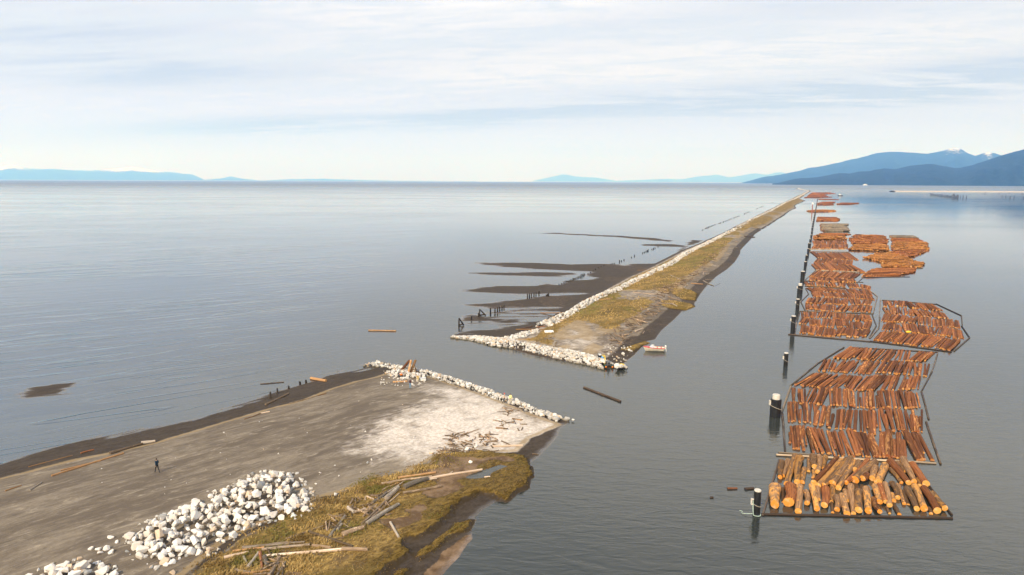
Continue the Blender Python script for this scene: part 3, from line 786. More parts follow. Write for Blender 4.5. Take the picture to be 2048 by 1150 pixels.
LOWER = [(Z4, 540, 570, 530, 830, 170), (Z4, 655, 600, 660, 800, 60), (Z4, 770, 570, 765, 805, 172), (Z4, 920, 560, 893, 940, 100), (Z4, 1015, 650, 1040, 820, 95), (Z4, 1100, 550, 1185, 895, 92),
         (Z4, 1195, 560, 1205, 760, 78), (Z4, 1300, 580, 1315, 860, 122), (Z4, 1415, 520, 1405, 800, 75), (Z4, 1402, 760, 1420, 960, 45), (Z4, 1480, 720, 1500, 905, 98), (Z4, 1560, 700, 1640, 970, 98),
         (Z4, 1615, 630, 1645, 780, 80), (Z4, 1695, 560, 1738, 960, 95), (Z4, 1812, 640, 1820, 930, 115), (Z5, 402, 590, 435, 930, 102), (Z5, 510, 750, 600, 950, 88), (Z5, 530, 550, 610, 790, 85),
         (Z5, 610, 540, 700, 795, 90), (Z5, 690, 520, 770, 850, 85), (Z5, 800, 510, 900, 725, 92), (Z5, 795, 680, 820, 785, 78), (Z5, 885, 540, 985, 825, 78), (Z5, 980, 650, 1040, 835, 70),
         (Z5, 1025, 590, 1180, 890, 95), (Z5, 1150, 555, 1290, 895, 105), (Z5, 1290, 590, 1500, 930, 112), (Z5, 1415, 680, 1608, 895, 122), (Z5, 1360, 900, 1405, 985, 70), (Z5, 840, 870, 910, 985, 60), (Z5, 720, 880, 755, 980, 45)]
n_ind = 0
def look(w, L):
    a = 'very thick' if w > 140 else 'thick' if w > 100 else 'slender' if w < 66 else 'medium'
    return a + (' long' if L > 430 else ' short' if L < 200 else '')
for row, nm in ((UPPER, 'back'), (LOWER, 'front')):
    items = sorted(row, key=lambda q: q[0](q[3], q[4])[0])
    for i, (zf, x1, y1, x2, y2, w) in enumerate(items):
        a, c = zf(x1, y1), zf(x2, y2)
        D = unp(*c).y
        r = w / 7.667 * D / F / 2 * 1.14
        lift = r * (0.42 if (i * 7 + len(nm)) % 3 else 0.18) + (0.22 if w > 84 else 0)
        p1, p2 = unp(*a, lift), unp(*c, lift)
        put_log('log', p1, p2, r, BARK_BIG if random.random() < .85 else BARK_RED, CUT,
                f"{look(w, math.hypot(x2 - x1, y2 - y1))} barked log, {ordinal(i + 1)} from left in {nm} row of nearest boom", 'log', 'big logs in the nearest boom', parts=True, var=(i * 5 + len(nm)) % 6)
        n_ind += 1

# --- rows of smaller logs between two traced edges
STUFF_V, STUFF_F, STUFF_M, STUFF_T = [], [], [], []
LOW_V = [log_geo(2, 7, b_, t_, .08, 40 + s) for s, (b_, t_) in enumerate(((.2, .1), (.4, .25), (.0, .1), (.3, .2)))]
stuff_n = 0
def add_stuff(p1, p2, r, shade=0):
    global stuff_n
    v, side, es = random.choice(LOW_V)
    m = np.array(axis_matrix(p1, p2, r, random.uniform(0, 6.28)))
    vv = v @ m[:3, :3].T + m[:3, 3]
    o = stuff_n
    STUFF_V.append(vv)
    for s_ in side: STUFF_F.append(tuple(q + o for q in s_)); STUFF_M.append(shade)
    for s_ in es: STUFF_F.append(tuple(q + o for q in s_)); STUFF_M.append(3)
    STUFF_T.append(np.full(len(vv), random.random()))
    stuff_n += len(vv)

def interp(pts, t):
    pts = np.array(pts, float)
    seg = np.hypot(*np.diff(pts, axis=0).T); s = np.concatenate([[0], np.cumsum(seg)]) / seg.sum()
    return np.interp(t, s, pts[:, 0]), np.interp(t, s, pts[:, 1])

def row_logs(tops, bots, n, bunch, rm=None, seed=0, jit=0.12):
    """n logs lying side by side from the edge `tops` to the edge `bots`, drawn together in bunches"""
    rs = np.random.RandomState(seed)
    out = []
    nb = max(1, round(n / bunch))
    wdt = rs.uniform(.6, 1.5, nb); edge = np.concatenate([[0], np.cumsum(wdt)]) / wdt.sum()
    gap = rs.uniform(.84, .97, nb); lean_ = rs.normal(0, .9, nb) / n; slide = rs.normal(0, .07, nb)
    for i in range(n):
        t = (i + 0.5) / n
        bi = min(nb - 1, int(np.searchsorted(edge, t) - 1)); c = (edge[bi] + edge[bi + 1]) / 2
        tt = c + (t - c) * gap[bi] + rs.uniform(-.25, .25) / n
        ax, ay = interp(tops, np.clip(tt + lean_[bi] + rs.normal(0, .38) / n, 0, 1)); bx, by = interp(bots, np.clip(tt - lean_[bi] + rs.normal(0, .45) / n, 0, 1))
        sl = slide[bi]; ax, ay, bx, by = ax + (bx - ax) * sl, ay + (by - ay) * sl, bx + (bx - ax) * sl, by + (by - ay) * sl
        l0, l1 = rs.uniform(-jit * .3, jit * 1.2), rs.uniform(-jit * .3, jit * 1.2)
        if rs.rand() < .10: l0 += .3
        if rs.rand() < .08: l1 += .25
        a = (ax + (bx - ax) * l0, ay + (by - ay) * l0); c2 = (bx + (ax - bx) * l1, by + (ay - by) * l1)
        r = (rm or 0.2) * rs.uniform(.65, 1.3) * (1.35 if rs.rand() < .07 else 1)
        z = r * rs.uniform(.1, 1.0)
        out.append((unp(*a, z), unp(*c2, z), r, bi, nb))
    return out

def jumble(poly, n, lang=(6, 14), ang=(0, 180), rm=0.3, shade=1, layers=0.5, seed=0):
    w = unpl(poly); x0, y0 = w.min(0); x1, y1 = w.max(0)
    rs = np.random.RandomState(seed); k = 0; tries = 0
    while k < n and tries < n * 40:
        tries += 1
        x, y = rs.uniform(x0, x1), rs.uniform(y0, y1)
        a = math.radians(rs.uniform(*ang)); L = rs.uniform(*lang)
        d = np.array([math.cos(a), math.sin(a)]) * L / 2
        e = np.array([[x, y], [x - d[0], y - d[1]], [x + d[0], y + d[1]]])
        if sdf(e[:, 0], e[:, 1], w).min() < -0.4: continue
        z = rs.uniform(0.05, layers); dz_ = rs.uniform(-.12, .12)
        add_stuff((x - d[0], y - d[1], z + dz_), (x + d[0], y + d[1], z - dz_), rm * rs.uniform(.7, 1.3), shade)
        k += 1

ZB = lambda pts: zoomed(1500, 680, 4.424, pts)
B_ROWS = [  # nearest row first
    ('front', [(330, 770), (480, 770), (640, 790), (760, 790), (900, 790), (1100, 850), (1210, 790), (1330, 810), (1520, 840)], [(340, 985), (560, 990), (770, 1010), (940, 1020), (1040, 1030), (1180, 1030), (1340, 1040), (1480, 1060), (1645, 1075)], 47),
    ('second', [(325, 575), (500, 585), (690, 595), (860, 600), (1050, 620), (1200, 600), (1350, 620), (1520, 640)], [(325, 740), (500, 760), (700, 760), (880, 780), (1080, 830), (1170, 790), (1340, 800), (1550, 840)], 46),
    ('third', [(370, 425), (540, 440), (690, 430), (840, 455), (1010, 475), (1170, 445), (1330, 455), (1490, 480)], [(360, 550), (540, 575), (680, 595), (890, 600), (1070, 615), (1230, 600), (1370, 610), (1530, 600)], 44),
    ('fourth', [(540, 290), (700, 300), (850, 300), (1000, 320), (1170, 305), (1350, 320), (1530, 330)], [(385, 400), (580, 410), (720, 430), (890, 440), (1020, 440), (1250, 445), (1500, 435)], 45),
    ('fifth', [(660, 175), (830, 185), (1000, 195), (1200, 195), (1420, 200), (1610, 215)], [(570, 275), (740, 280), (900, 295), (1150, 300), (1380, 305), (1560, 315)], 45),
    ('back', [(870, 65), (1050, 80), (1260, 85), (1440, 100), (1630, 115)], [(725, 160), (900, 170), (1120, 180), (1330, 190), (1610, 180)], 40)]
for bi_, (nm, tops, bots, n) in enumerate(B_ROWS):
    rl = row_logs(ZB(tops), ZB(bots), round(n * 1.2), 9, 0.205, 60 + bi_, .05)
    for (p1, p2, r, k, nb) in rl:
        if n_ind < 300:
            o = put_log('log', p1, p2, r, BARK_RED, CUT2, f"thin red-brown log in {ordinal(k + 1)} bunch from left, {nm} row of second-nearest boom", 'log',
                        f"{nm} row, {ordinal(k + 1)} bunch of logs in the second-nearest boom")
            n_ind += 1
        else:
            add_stuff(p1, p2, r, 0)

ZC = lambda pts: zoomed(1570, 560, 9.75, pts)
ZE = lambda pts: zoomed(1740, 590, 9.75, pts)
ZU = lambda pts: zoomed(1590, 460, 10.24, pts)
ZD = lambda pts: zoomed(1660, 460, 8.517, pts)
ZF = lambda pts: zoomed(1560, 365, 10.24, pts)
ROWS = [
    (ZC([(290, 880), (450, 890), (720, 910), (980, 940), (1330, 940), (1650, 980)]), ZC([(255, 1030), (440, 1040), (720, 1080), (980, 1080), (1090, 1075), (1600, 1105)]), 50, 8),
    (ZC([(300, 730), (480, 765), (800, 770), (1120, 775), (1440, 800), (1680, 810)]), ZC([(290, 850), (520, 880), (1000, 940), (1160, 930), (1480, 950), (1700, 960)]), 50, 9),
    (ZC([(320, 625), (780, 630), (1300, 660), (1680, 700)]), ZC([(300, 735), (760, 740), (1280, 780), (1700, 800)]), 52, 9),
    (ZC([(390, 485), (560, 485), (1060, 495), (1480, 510), (1690, 515)]), ZC([(400, 580), (560, 560), (740, 600), (1200, 610), (1690, 635)]), 50, 9),
    (ZC([(430, 355), (800, 355), (1300, 370), (1700, 400)]), ZC([(370, 450), (780, 460), (1250, 480), (1700, 500)]), 50, 9),
    (ZC([(490, 235), (890, 245), (1300, 262), (1700, 300)]), ZC([(530, 320), (880, 330), (1300, 360), (1740, 385)]), 48, 8),
    (ZC([(420, 155), (900, 165), (1300, 180), (1640, 205)]), ZC([(520, 230), (1000, 240), (1350, 270), (1760, 330)]), 48, 8),
    (ZC([(370, 35), (1000, 55), (1500, 80), (1680, 130)]), ZC([(380, 105), (900, 120), (1400, 150), (1690, 190)]), 54, 9),
    (ZU([(440, 840), (800, 855), (1350, 885)]), ZU([(280, 955), (700, 975), (1180, 1010)]), 56, 8),
    (ZU([(300, 980), (700, 990), (1200, 1005)]), ZU([(290, 1035), (720, 1055), (1260, 1070)]), 54, 7),
    (ZU([(340, 685), (700, 700), (1200, 730)]), ZU([(430, 815), (900, 835), (1450, 862)]), 56, 7),
    (ZU([(450, 600), (800, 605), (1180, 635)]), ZU([(340, 675), (700, 690), (1180, 722)]), 54, 7),
    (ZU([(340, 470), (700, 465), (1090, 465)]), ZU([(480, 595), (860, 598), (1310, 603)]), 56, 7),
    (ZU([(350, 215), (700, 220), (1050, 225)]), ZU([(380, 290), (740, 295), (1080, 300)]), 56, 7),
    (ZU([(370, 300), (700, 300), (1080, 305)]), ZU([(340, 375), (740, 380), (1080, 388)]), 56, 7),
    (ZE([(240, 112), (600, 128), (900, 170), (1250, 192)]), ZE([(240, 215), (640, 235), (1030, 290), (1430, 310)]), 36, 7),
    (ZE([(240, 240), (640, 255), (950, 290), (1230, 310), (1440, 345)]), ZE([(250, 370), (650, 380), (1080, 410), (1400, 430), (1560, 460)]), 40, 7),
    (ZE([(250, 375), (640, 395), (950, 430), (1250, 435), (1500, 460), (1750, 490)]), ZE([(220, 520), (640, 525), (950, 570), (1180, 590), (1460, 605), (1750, 635)]), 46, 8),
    (ZE([(230, 550), (660, 560), (960, 590), (1170, 620), (1460, 615), (1560, 665), (1800, 690)]), ZE([(220, 700), (640, 730), (880, 750), (1200, 780), (1480, 795), (1600, 835), (1840, 850)]), 48, 8),
    (ZE([(230, 715), (620, 735), (960, 770), (1250, 800), (1530, 830), (1800, 870)]), ZE([(50, 870), (370, 915), (720, 960), (950, 1000), (1250, 1000), (1560, 1065)]), 50, 8),
]
for i, (tp, bt, n, bu) in enumerate(ROWS):
    rm = 0.25 if i < 8 or i >= 15 else 0.31
    for (p1, p2, r, k, nb) in row_logs(tp, bt, round(n * 1.2), bu * 1.2, rm * .9, 200 + i, .07):
        add_stuff(p1, p2, r, 0)
jumble(ZU([(380, 128), (1010, 128), (1060, 205), (380, 205)]), 150, (4, 9), (0, 180), .34, 1, .9, 1)
jumble(ZU([(540, 68), (800, 72), (1160, 92), (1000, 112), (430, 114)]), 40, (10, 22), (-15, 15), .34, 0, .4, 2)
jumble(ZD([(430, 95), (920, 105), (1000, 180), (940, 262), (420, 262), (320, 155)]), 330, (4, 10), (0, 180), .36, 0, .9, 3)
jumble(ZD([(400, 265), (990, 270), (1000, 372), (310, 348)]), 260, (4, 9), (0, 180), .32, 1, .9, 4)
jumble(ZD([(990, 97), (1420, 105), (1640, 212), (1500, 160), (1080, 140)]), 70, (8, 20), (-20, 15), .32, 2, .5, 5)
jumble(ZD([(1040, 155), (1480, 152), (1600, 212), (1060, 208)]), 110, (6, 14), (-25, 25), .32, 0, .6, 6)
jumble(ZD([(1050, 222), (1660, 215), (1690, 350), (1050, 372)]), 300, (4, 10), (0, 180), .33, 1, .9, 7)
jumble(ZD([(1000, 375), (1670, 355), (1330, 492), (1230, 480)]), 150, (5, 12), (-40, 60), .33, 0, .7, 8)
jumble(ZD([(550, 495), (800, 400), (1010, 385), (1240, 470), (1300, 492), (1600, 580), (1570, 640), (870, 640), (900, 570), (700, 510)]), 380, (6, 15), (-35, 60), .34, 1, .7, 9)
jumble(ZD([(680, 712), (830, 655), (1450, 670), (1430, 722), (1130, 795), (560, 803)]), 130, (14, 26), (-2, 26), .36, 0, .5, 10)
jumble(ZF([(820, 870), (900, 855), (1400, 865), (1340, 905), (1440, 1008), (920, 1008), (840, 985)]), 170, (12, 30), (-5, 5), .45, 2, .9, 11)
jumble(ZF([(760, 722), (1150, 722), (1220, 760), (1190, 795), (735, 788), (790, 755)]), 220, (9, 22), (-20, 40), .5, 0, .7, 12)
jumble(ZF([(505, 590), (680, 572), (1100, 572), (1165, 587), (1040, 604), (640, 606)]), 90, (12, 28), (-8, 8), .55, 1, .8, 13)
jumble(ZF([(760, 440), (870, 402), (1140, 405), (1060, 440), (1100, 460), (770, 465)]), 170, (12, 28), (-15, 35), .6, 0, .9, 14)
jumble(ZF([(1160, 442), (1320, 420), (1630, 430), (1460, 452), (1170, 452)]), 90, (14, 30), (-10, 10), .6, 0, .9, 15)
jumble(ZF([(490, 315), (650, 210), (1060, 210), (1150, 235), (920, 250), (960, 275), (1120, 300), (900, 315)]), 300, (14, 36), (-25, 25), .7, 0, 1.0, 16)
jumble(ZF([(730, 338), (1000, 345), (1230, 352), (1000, 356), (800, 348)]), 40, (18, 36), (-5, 5), .6, 0, .6, 17)
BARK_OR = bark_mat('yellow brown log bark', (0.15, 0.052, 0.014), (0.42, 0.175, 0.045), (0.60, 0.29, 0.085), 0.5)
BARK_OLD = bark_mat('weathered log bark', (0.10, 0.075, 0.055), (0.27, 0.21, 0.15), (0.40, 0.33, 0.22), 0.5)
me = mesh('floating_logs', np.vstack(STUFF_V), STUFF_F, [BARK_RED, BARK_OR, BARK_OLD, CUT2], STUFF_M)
attr(me, 'tint', np.concatenate(STUFF_T))
tag(link('floating_logs', me), 'log booms of many red-brown logs stretching away along the piling row', 'logs', kind='stuff')

# --- boom sticks, the long logs that fence the booms in
def stick(a, c, r, mat, label):
    r *= .54; z = r * 0.5
    put_log('boom_stick', unp(*a, z), unp(*c, z), r, mat, mat, label, 'boom stick', 'boom sticks chained round the log booms', var=random.choice((0, 2, 5)))
z4, z5 = lambda X, Y: (1480 + X / 7.667, 900 + Y / 7.667), lambda X, Y: (1680 + X / 7.667, 900 + Y / 7.667)
stick(z4(330, 985), z5(1725, 1045), .26, BARK_DARK, 'dark wet boom stick closing the near side of the nearest boom')
stick(z4(605, 150), z4(345, 1000), .27, BARK_STICK, 'mottled brown boom stick beside the nearest piling, along the nearest boom')
stick(z5(1090, 190), z5(1715, 995), .24, BARK_DARK, 'dark boom stick slanting along the far-river side of the nearest boom')
stick(z4(555, 75), z5(720, 165), .30, BARK_PALE, 'pale thick boom stick behind the nearest big logs, longer piece')
stick(z5(690, 158), z5(1470, 205), .28, BARK_PALE, 'pale boom stick behind the nearest big logs, shorter tan piece')
stick(z4(590, 40), z4(1120, 75), .24, BARK_PALE, 'pale boom stick lying doubled beside the thick one near the pilings')
zb = lambda X, Y: ZB([(X, Y)])[0]
stick(zb(285, 650), zb(312, 985), .34, BARK_STICK, 'grey boom stick just beyond the thick capped piling, second-nearest boom')
stick(zb(362, 410), zb(278, 640), .30, BARK_PALE, 'pale slanting boom stick between thick piling and second-nearest boom')
stick(zb(600, 205), zb(358, 405), .26, BARK_STICK, 'slanting boom stick on the piling side of the second-nearest boom, lower half')
stick(zb(832, 65), zb(590, 212), .26, BARK_STICK, 'slanting boom stick on the piling side of the second-nearest boom, upper half')
stick(zb(900, 65), zb(1665, 108), .22, BARK_DARK, 'thin dark boom stick across the far end of the second-nearest boom')
stick(zb(1660, 118), zb(1612, 275), .26, BARK_STICK, 'grey boom stick at outer far corner of the second-nearest boom')
stick(zb(1610, 278), zb(1515, 458), .26, BARK_STICK, 'grey boom stick slanting inward on outer side of second-nearest boom')
stick(zb(1520, 462), zb(1582, 700), .27, BARK_DARK, 'dark boom stick slanting outward on outer side of second-nearest boom')
stick(zb(1560, 725), zb(1685, 1095), .28, BARK_DARK, 'dark boom stick at outer near corner of the second-nearest boom')
zc = lambda X, Y: ZC([(X, Y)])[0]; ze = lambda X, Y: ZE([(X, Y)])[0]; zu = lambda X, Y: ZU([(X, Y)])[0]; zd = lambda X, Y: ZD([(X, Y)])[0]
stick(zc(60, 1058), ze(0, 905), .30, BARK_STICK, 'long boom stick from a piling across the third boom, near edge')
stick(ze(0, 900), ze(1600, 1110), .28, BARK_DARK, 'long dark boom stick under the slanting log bunches of the outer third boom')
stick(zc(280, 606), zc(1730, 657), .28, BARK_PALE, 'pale boom stick dividing the inner third boom in two')
stick(zc(385, 115), zc(1190, 160), .32, DRIFT['tan'], 'orange boom stick near the thick far piling')
stick(zc(290, 625), zc(225, 830), .28, BARK_STICK, 'grey boom stick on the piling side of the third boom, farther piece')
stick(zc(222, 835), zc(195, 1045), .28, BARK_STICK, 'grey boom stick on the piling side of the third boom, nearer piece')
stick(zc(400, 160), zc(460, 268), .28, BARK_DARK, 'upper boom stick of the inward notch beside the thick far piling')
stick(zc(462, 272), zc(312, 418), .28, BARK_STICK, 'middle boom stick of the notch beside the thick far piling')
stick(zc(312, 424), zc(392, 598), .28, BARK_DARK, 'lower boom stick of the notch beside the thick far piling')
stick(zc(1650, 200), zc(1800, 320), .28, BARK_STICK, 'boom stick at the outer far corner of the inner third boom')
stick(zc(1800, 325), zc(1725, 635), .28, BARK_STICK, 'boom stick down the outer side of the inner third boom')
stick(zc(1700, 675), zc(1780, 885), .28, BARK_STICK, 'boom stick slanting into the gap between inner and outer third booms')
stick(zc(1780, 890), zc(1645, 1125), .28, BARK_STICK, 'boom stick slanting out of the gap towards the near edge')
stick(zc(1862, 390), zc(1838, 725), .28, BARK_STICK, 'boom stick down the inner side of the outer third boom, far piece')
stick(zc(1850, 735), zc(1830, 930), .28, BARK_STICK, 'boom stick down the inner side of the outer third boom, near piece')
stick(zc(1830, 935), zc(1655, 1135), .28, BARK_STICK, 'boom stick at the inner near corner of the outer third boom')
stick(ze(235, 100), ze(1290, 178), .26, BARK_DARK, 'dark boom stick across the far end of the outer third boom')
stick(ze(1290, 172), ze(1780, 400), .28, BARK_DARK, 'dark boom stick cutting the outer far corner of the third boom')
stick(ze(1782, 400), ze(1802, 595), .28, BARK_STICK, 'short grey boom stick on the outermost side of the third boom')
stick(ze(1790, 605), ze(1940, 830), .30, BARK_DARK, 'dark boom stick reaching the outermost point of the third boom')
stick(ze(1940, 835), ze(1640, 1092), .28, BARK_STICK, 'grey boom stick from the outermost point back to near corner')
stick(zu(280, 395), zu(1050, 402), .35, BARK_PALE, 'pale boom stick across the far chevron boom, farther of a pair')
stick(zu(280, 440), zu(1080, 450), .35, DRIFT['tan'], 'orange boom stick across the far chevron boom, nearer of a pair')
stick(zu(430, 822), zu(1475, 868), .33, BARK_PALE, 'long pale boom stick under the far chevron boom')
stick(zu(190, 1035), zu(425, 820), .26, BARK_STICK, 'thin boom stick slanting from a piling to the far chevron boom')
stick(zu(190, 1040), zu(1400, 1070), .26, BARK_STICK, 'thin boom stick across the tail of the far chevron boom')
stick(zd(560, 803), zd(1360, 797), .28, BARK_DARK, 'dark boom stick under the outer far raft of slanting logs')
stick(zd(660, 720), zd(470, 895), .26, BARK_STICK, 'thin boom stick linking the far inner and outer rafts')
stick(zd(900, 652), zd(1580, 652), .32, BARK_OLD, 'weathered boom stick between the two outer far rafts')

# ------------------------------------------------------------------ pilings
STEEL = plain('black coated piling', (0.012, 0.012, 0.013), 0.45, .5, 2.0)
CAPM = plain('white piling cap', (0.60, 0.54, 0.46), 0.7, .12)
GALV = plain('pale fender board', (0.62, 0.56, 0.48), 0.7, .15)
ROPE = plain('green white rope', (0.42, 0.52, 0.44), 0.8, .2)
ROPE2 = plain('tan rope', (0.38, 0.32, 0.25), 0.85, .2)

def cyl(r, z0, z1, n=20, bev=0.0, cx=0, cy_=0):
    prof = [(0, z0), (r, z0), (r, z1 - bev), (r - bev, z1), (0, z1)] if bev else [(0, z0), (r, z0), (r, z1), (0, z1)]
    v, fa = [], []
    for (rr, z) in prof[1:-1]:
        for k in range(n):
            a = 2 * math.pi * k / n; v.append((cx + rr * math.cos(a), cy_ + rr * math.sin(a), z))
    m = len(prof) - 2
    for i in range(m - 1):
        for k in range(n): fa.append((i * n + k, i * n + (k + 1) % n, (i + 1) * n + (k + 1) % n, (i + 1) * n + k))
    fa.append(tuple(reversed(range(n)))); fa.append(tuple((m - 1) * n + k for k in range(n)))
    return v, fa

def tube(pts, r, n=8, closed=False):
    pts = [Vector(p) for p in pts]; v, fa = [], []
    for i, p in enumerate(pts):
        a = pts[i - 1] if i else pts[0]; c = pts[min(i + 1, len(pts) - 1)]
        d = (c - a).normalized() if (c - a).length > 1e-9 else Vector((0, 0, 1))
        up = Vector((0, 0, 1)) if abs(d.z) < .9 else Vector((1, 0, 0))
        x = d.cross(up).normalized(); y = x.cross(d)
        rr = r[i] if isinstance(r, (list, tuple)) else r
        for k in range(n):
            q = 2 * math.pi * k / n; v.append(tuple(p + x * rr * math.cos(q) + y * rr * math.sin(q)))
    for i in range(len(pts) - 1):
        for k in range(n): fa.append((i * n + k, i * n + (k + 1) % n, (i + 1) * n + (k + 1) % n, (i + 1) * n + k))
    fa.append(tuple(reversed(range(n)))); fa.append(tuple((len(pts) - 1) * n + k for k in range(n)))
    return v, fa

def box(x0, x1, y0, y1, z0, z1):
    v = [(x, y, z) for z in (z0, z1) for y in (y0, y1) for x in (x0, x1)]
    return v, [(0, 2, 3, 1), (4, 5, 7, 6), (0, 1, 5, 4), (2, 6, 7, 3), (0, 4, 6, 2), (1, 3, 7, 5)]

def join(*gs):
    v, fa = [], []
    for a, c in gs:
        o = len(v); v += list(a); fa += [tuple(q + o for q in f) for f in c]
    return v, fa

def bez(p, q, r_, n=10):
    return [tuple(Vector(p) * (1 - t) ** 2 + Vector(q) * 2 * t * (1 - t) + Vector(r_) * t * t) for t in [i / n for i in range(n + 1)]]

def piling(px, py, h, r, label, kind='plain', group=None):
    p = unp(px, py)
    o = empty('mooring_piling', p); tag(o, label, 'piling', group)
    v, fa = cyl(r, -1.5, h, 20, 0.02)
    link('pole', mesh('pole', v, fa, STEEL), o).data.polygons.foreach_set('use_smooth', [False] * len(fa))
    v, fa = cyl(r * 1.0 - .01, h + .002, h + .16, 20, 0.05)
    link('cap', mesh('cap', v, fa, CAPM), o)
    if kind == 'near':
        v, fa = join(box(-r - .22, -r - .02, -.12, .10, 1.75, 1.86), box(-r - .28, -r - .20, -.13, .11, 1.2, 1.88), box(-r - .2, -r - .02, -.1, .08, 1.22, 1.3))
        link('bracket', mesh('bracket', v, fa, GALV), o)
        ring = [(math.cos(a) * (r + .03), math.sin(a) * (r + .03), 1.15 - .28 * math.cos(a) * .5) for a in np.linspace(math.pi, 2 * math.pi, 14)]
        v, fa = tube(ring, .03)
        link('lashing', mesh('lashing', v, fa, ROPE2), o)
        loop = bez((-r - .1, -.15, 1.7), (-r - .12, -.25, .5), (-r - .02, -.30, .12)) + [(math.cos(a) * (r + .07), math.sin(a) * (r + .07), .09) for a in np.linspace(math.pi * 1.15, math.pi * 2.1, 12)]
        tail = bez((-r - .1, -.2, .25), (-r - 1.4, .1, .10), (-r - 1.0, .5, .03)) + bez((-r - 1.0, .5, .03), (-r - .7, .8, .02), (-r - 1.1, .95, .02))
        v, fa = join(tube(loop, .04), tube(tail, .03))
        link('mooring_rope', mesh('mooring_rope', v, fa, ROPE), o)
    elif kind == 'mid':
        v, fa = box(-r - .22, -r - .02, -.13, .12, h - 1.1, h - .55)
        link('bracket', mesh('bracket', v, fa, GALV), o)
        ring = [(math.cos(a) * (r + .03), math.sin(a) * (r + .03), h - 1.45 - .4 * math.cos(a) * .6) for a in np.linspace(math.pi, 2 * math.pi, 14)]
        v, fa = tube(ring, .035); link('lashing', mesh('lashing', v, fa, ROPE2), o)
    return o

def dolphin(px, py, h, r, label):
    p = unp(px, py); o = empty('mooring_dolphin', p); tag(o, label, 'piling')
    v, fa = join(cyl(r * .62, -1.5, h, 18, .03, -r * .45, 0), cyl(r * .62, -1.5, h, 18, .03, r * .45, 0), cyl(r * .62, -1.5, h + .002, 18, .03, 0, r * .6), cyl(r * .66, -1.5, h - .003, 18, .03, 0, -r * .25))
    link('pole_cluster', mesh('pole_cluster', v, fa, STEEL), o)
    v, fa = cyl(r * .72, h + .004, h + .72, 20, .06)
    link('cap', mesh('cap', v, fa, CAPM), o)
    v, fa = box(-r * 1.3, -r * 1.08, -.2, .2, h - .9, h - .2)
    link('bracket', mesh('bracket', v, fa, GALV), o)
    ring = [(math.cos(a) * (r + .1), math.sin(a) * (r + .1), h * .55 - .45 * math.cos(a) * .7) for a in np.linspace(math.pi, 2 * math.pi, 14)]
    v, fa = tube(ring, .04); link('lashing', mesh('lashing', v, fa, ROPE2), o)
    return o

piling(1512.5, 1030, 2.72, .37, 'nearest black piling with white cap and green rope', 'near')
dolphin(1550, 833, 2.75, .76, 'thickest black mooring dolphin with a tall pale cap beside second-nearest boom')
piling(1571, 732, 2.5, .40, 'slim black piling standing in open water between the two nearer dolphins', 'mid')
piling(1585, 667, 4.1, .5, 'black piling at the near corner of the third boom', 'mid')
piling(1594.5, 620, 3.0, .48, 'black piling with pale cap just nearer than the thick far dolphin', 'mid')
dolphin(1599.5, 586, 2.4, .78, 'thick far mooring dolphin beside the orange boom stick')
pr = [(1605, 557), (1610, 536), (1612.5, 522), (1616, 508), (1618.5, 496), (1620, 487), (1622, 478), (1623.2, 470)]
for i, (x, y) in enumerate(pr):
    D = unp(x, y).y
    piling(x, y, 2.6, .5 + (.25 if i in (0, 4) else 0), f"dark piling beside far chevron boom, {ordinal(i + 1)} beyond the thick far dolphin", 'plain', 'row of mooring pilings beside the far booms')
D = unp(1624, 464).y
while D < 1480:
    y = None
    for yy in np.arange(366, 480, .05):
        if unp(1625, yy).z == 0 and unp(1625, yy).y < D: y = yy; break
    x = np.interp(y, [366, 400, 424, 450, 477], [1642, 1635, 1631, 1626, 1622])
    piling(x, y, 3.2, .55, 'small dark piling in the receding row running on to the jetty end', 'plain', 'receding row of mooring pilings')
    D *= 1.055

# ------------------------------------------------------------------ old timber stubs beside the jetty
OLD = bark_mat('black rotten timber', (0.022, 0.018, 0.015), (0.06, 0.048, 0.04), (0.12, 0.09, 0.07), 0.6)
TAB = []
def stub(px, py, h, r, label, group=None, lean=(0, 0), hf=None, name='timber_stub'):
    p = unp(px, py, 0.02)
    put_log(name, (p.x, p.y, -.5), (p.x + lean[0], p.y + lean[1], h), r, OLD, OLD, label, 'timber post', group, var=random.choice((0, 3, 5)))
G1 = [(981, 628, 1.6), (990, 625.5, 1.35), (995, 623.5, 1.3), (999, 621, 1.1), (1004, 618, .9), (1008, 615.5, .8)]
for i, (x, y, h) in enumerate(G1): stub(x, y, h, .2, 'dark upright timber stub in the streaky shallows off the jetty', 'dark stubs in the streaky shallows')
for (x, y, h) in [(1055, 598, 1.7), (1059, 597, 1.55), (1063, 595, 1.4), (1068, 593, 1.3), (1072, 591, 1.1), (1078, 588, .9)]:
    stub(x, y, h, .2, 'dark upright timber stub at the narrow inlet between mud bars', 'dark stubs at the narrow inlet')
for i in range(16):
    t = i / 15; stub(1139 + 31 * t + random.uniform(-.5, .5), 563 - 13.5 * t, random.uniform(.4, 1.0), .15, 'one of the close-set timber stubs marching across the wide mud flat', 'close-set stubs on the mud flat')
for x, y in ((1118, 570.5), (1123, 569), (1128, 566), (1132, 564.5), (1136, 564)):
    stub(x, y, .55, .2, 'low worn timber stub at the near end of close-set row', 'low worn stubs on the mud flat')
for x, y in ((1176, 549), (1181, 546.5), (1186, 543), (1191, 540), (1197, 537), (1202, 534), (1208, 532)):
    stub(x, y, .6, .2, 'low timber stub crossing the uppermost broad mud bar', 'low stubs on the uppermost mud bar')
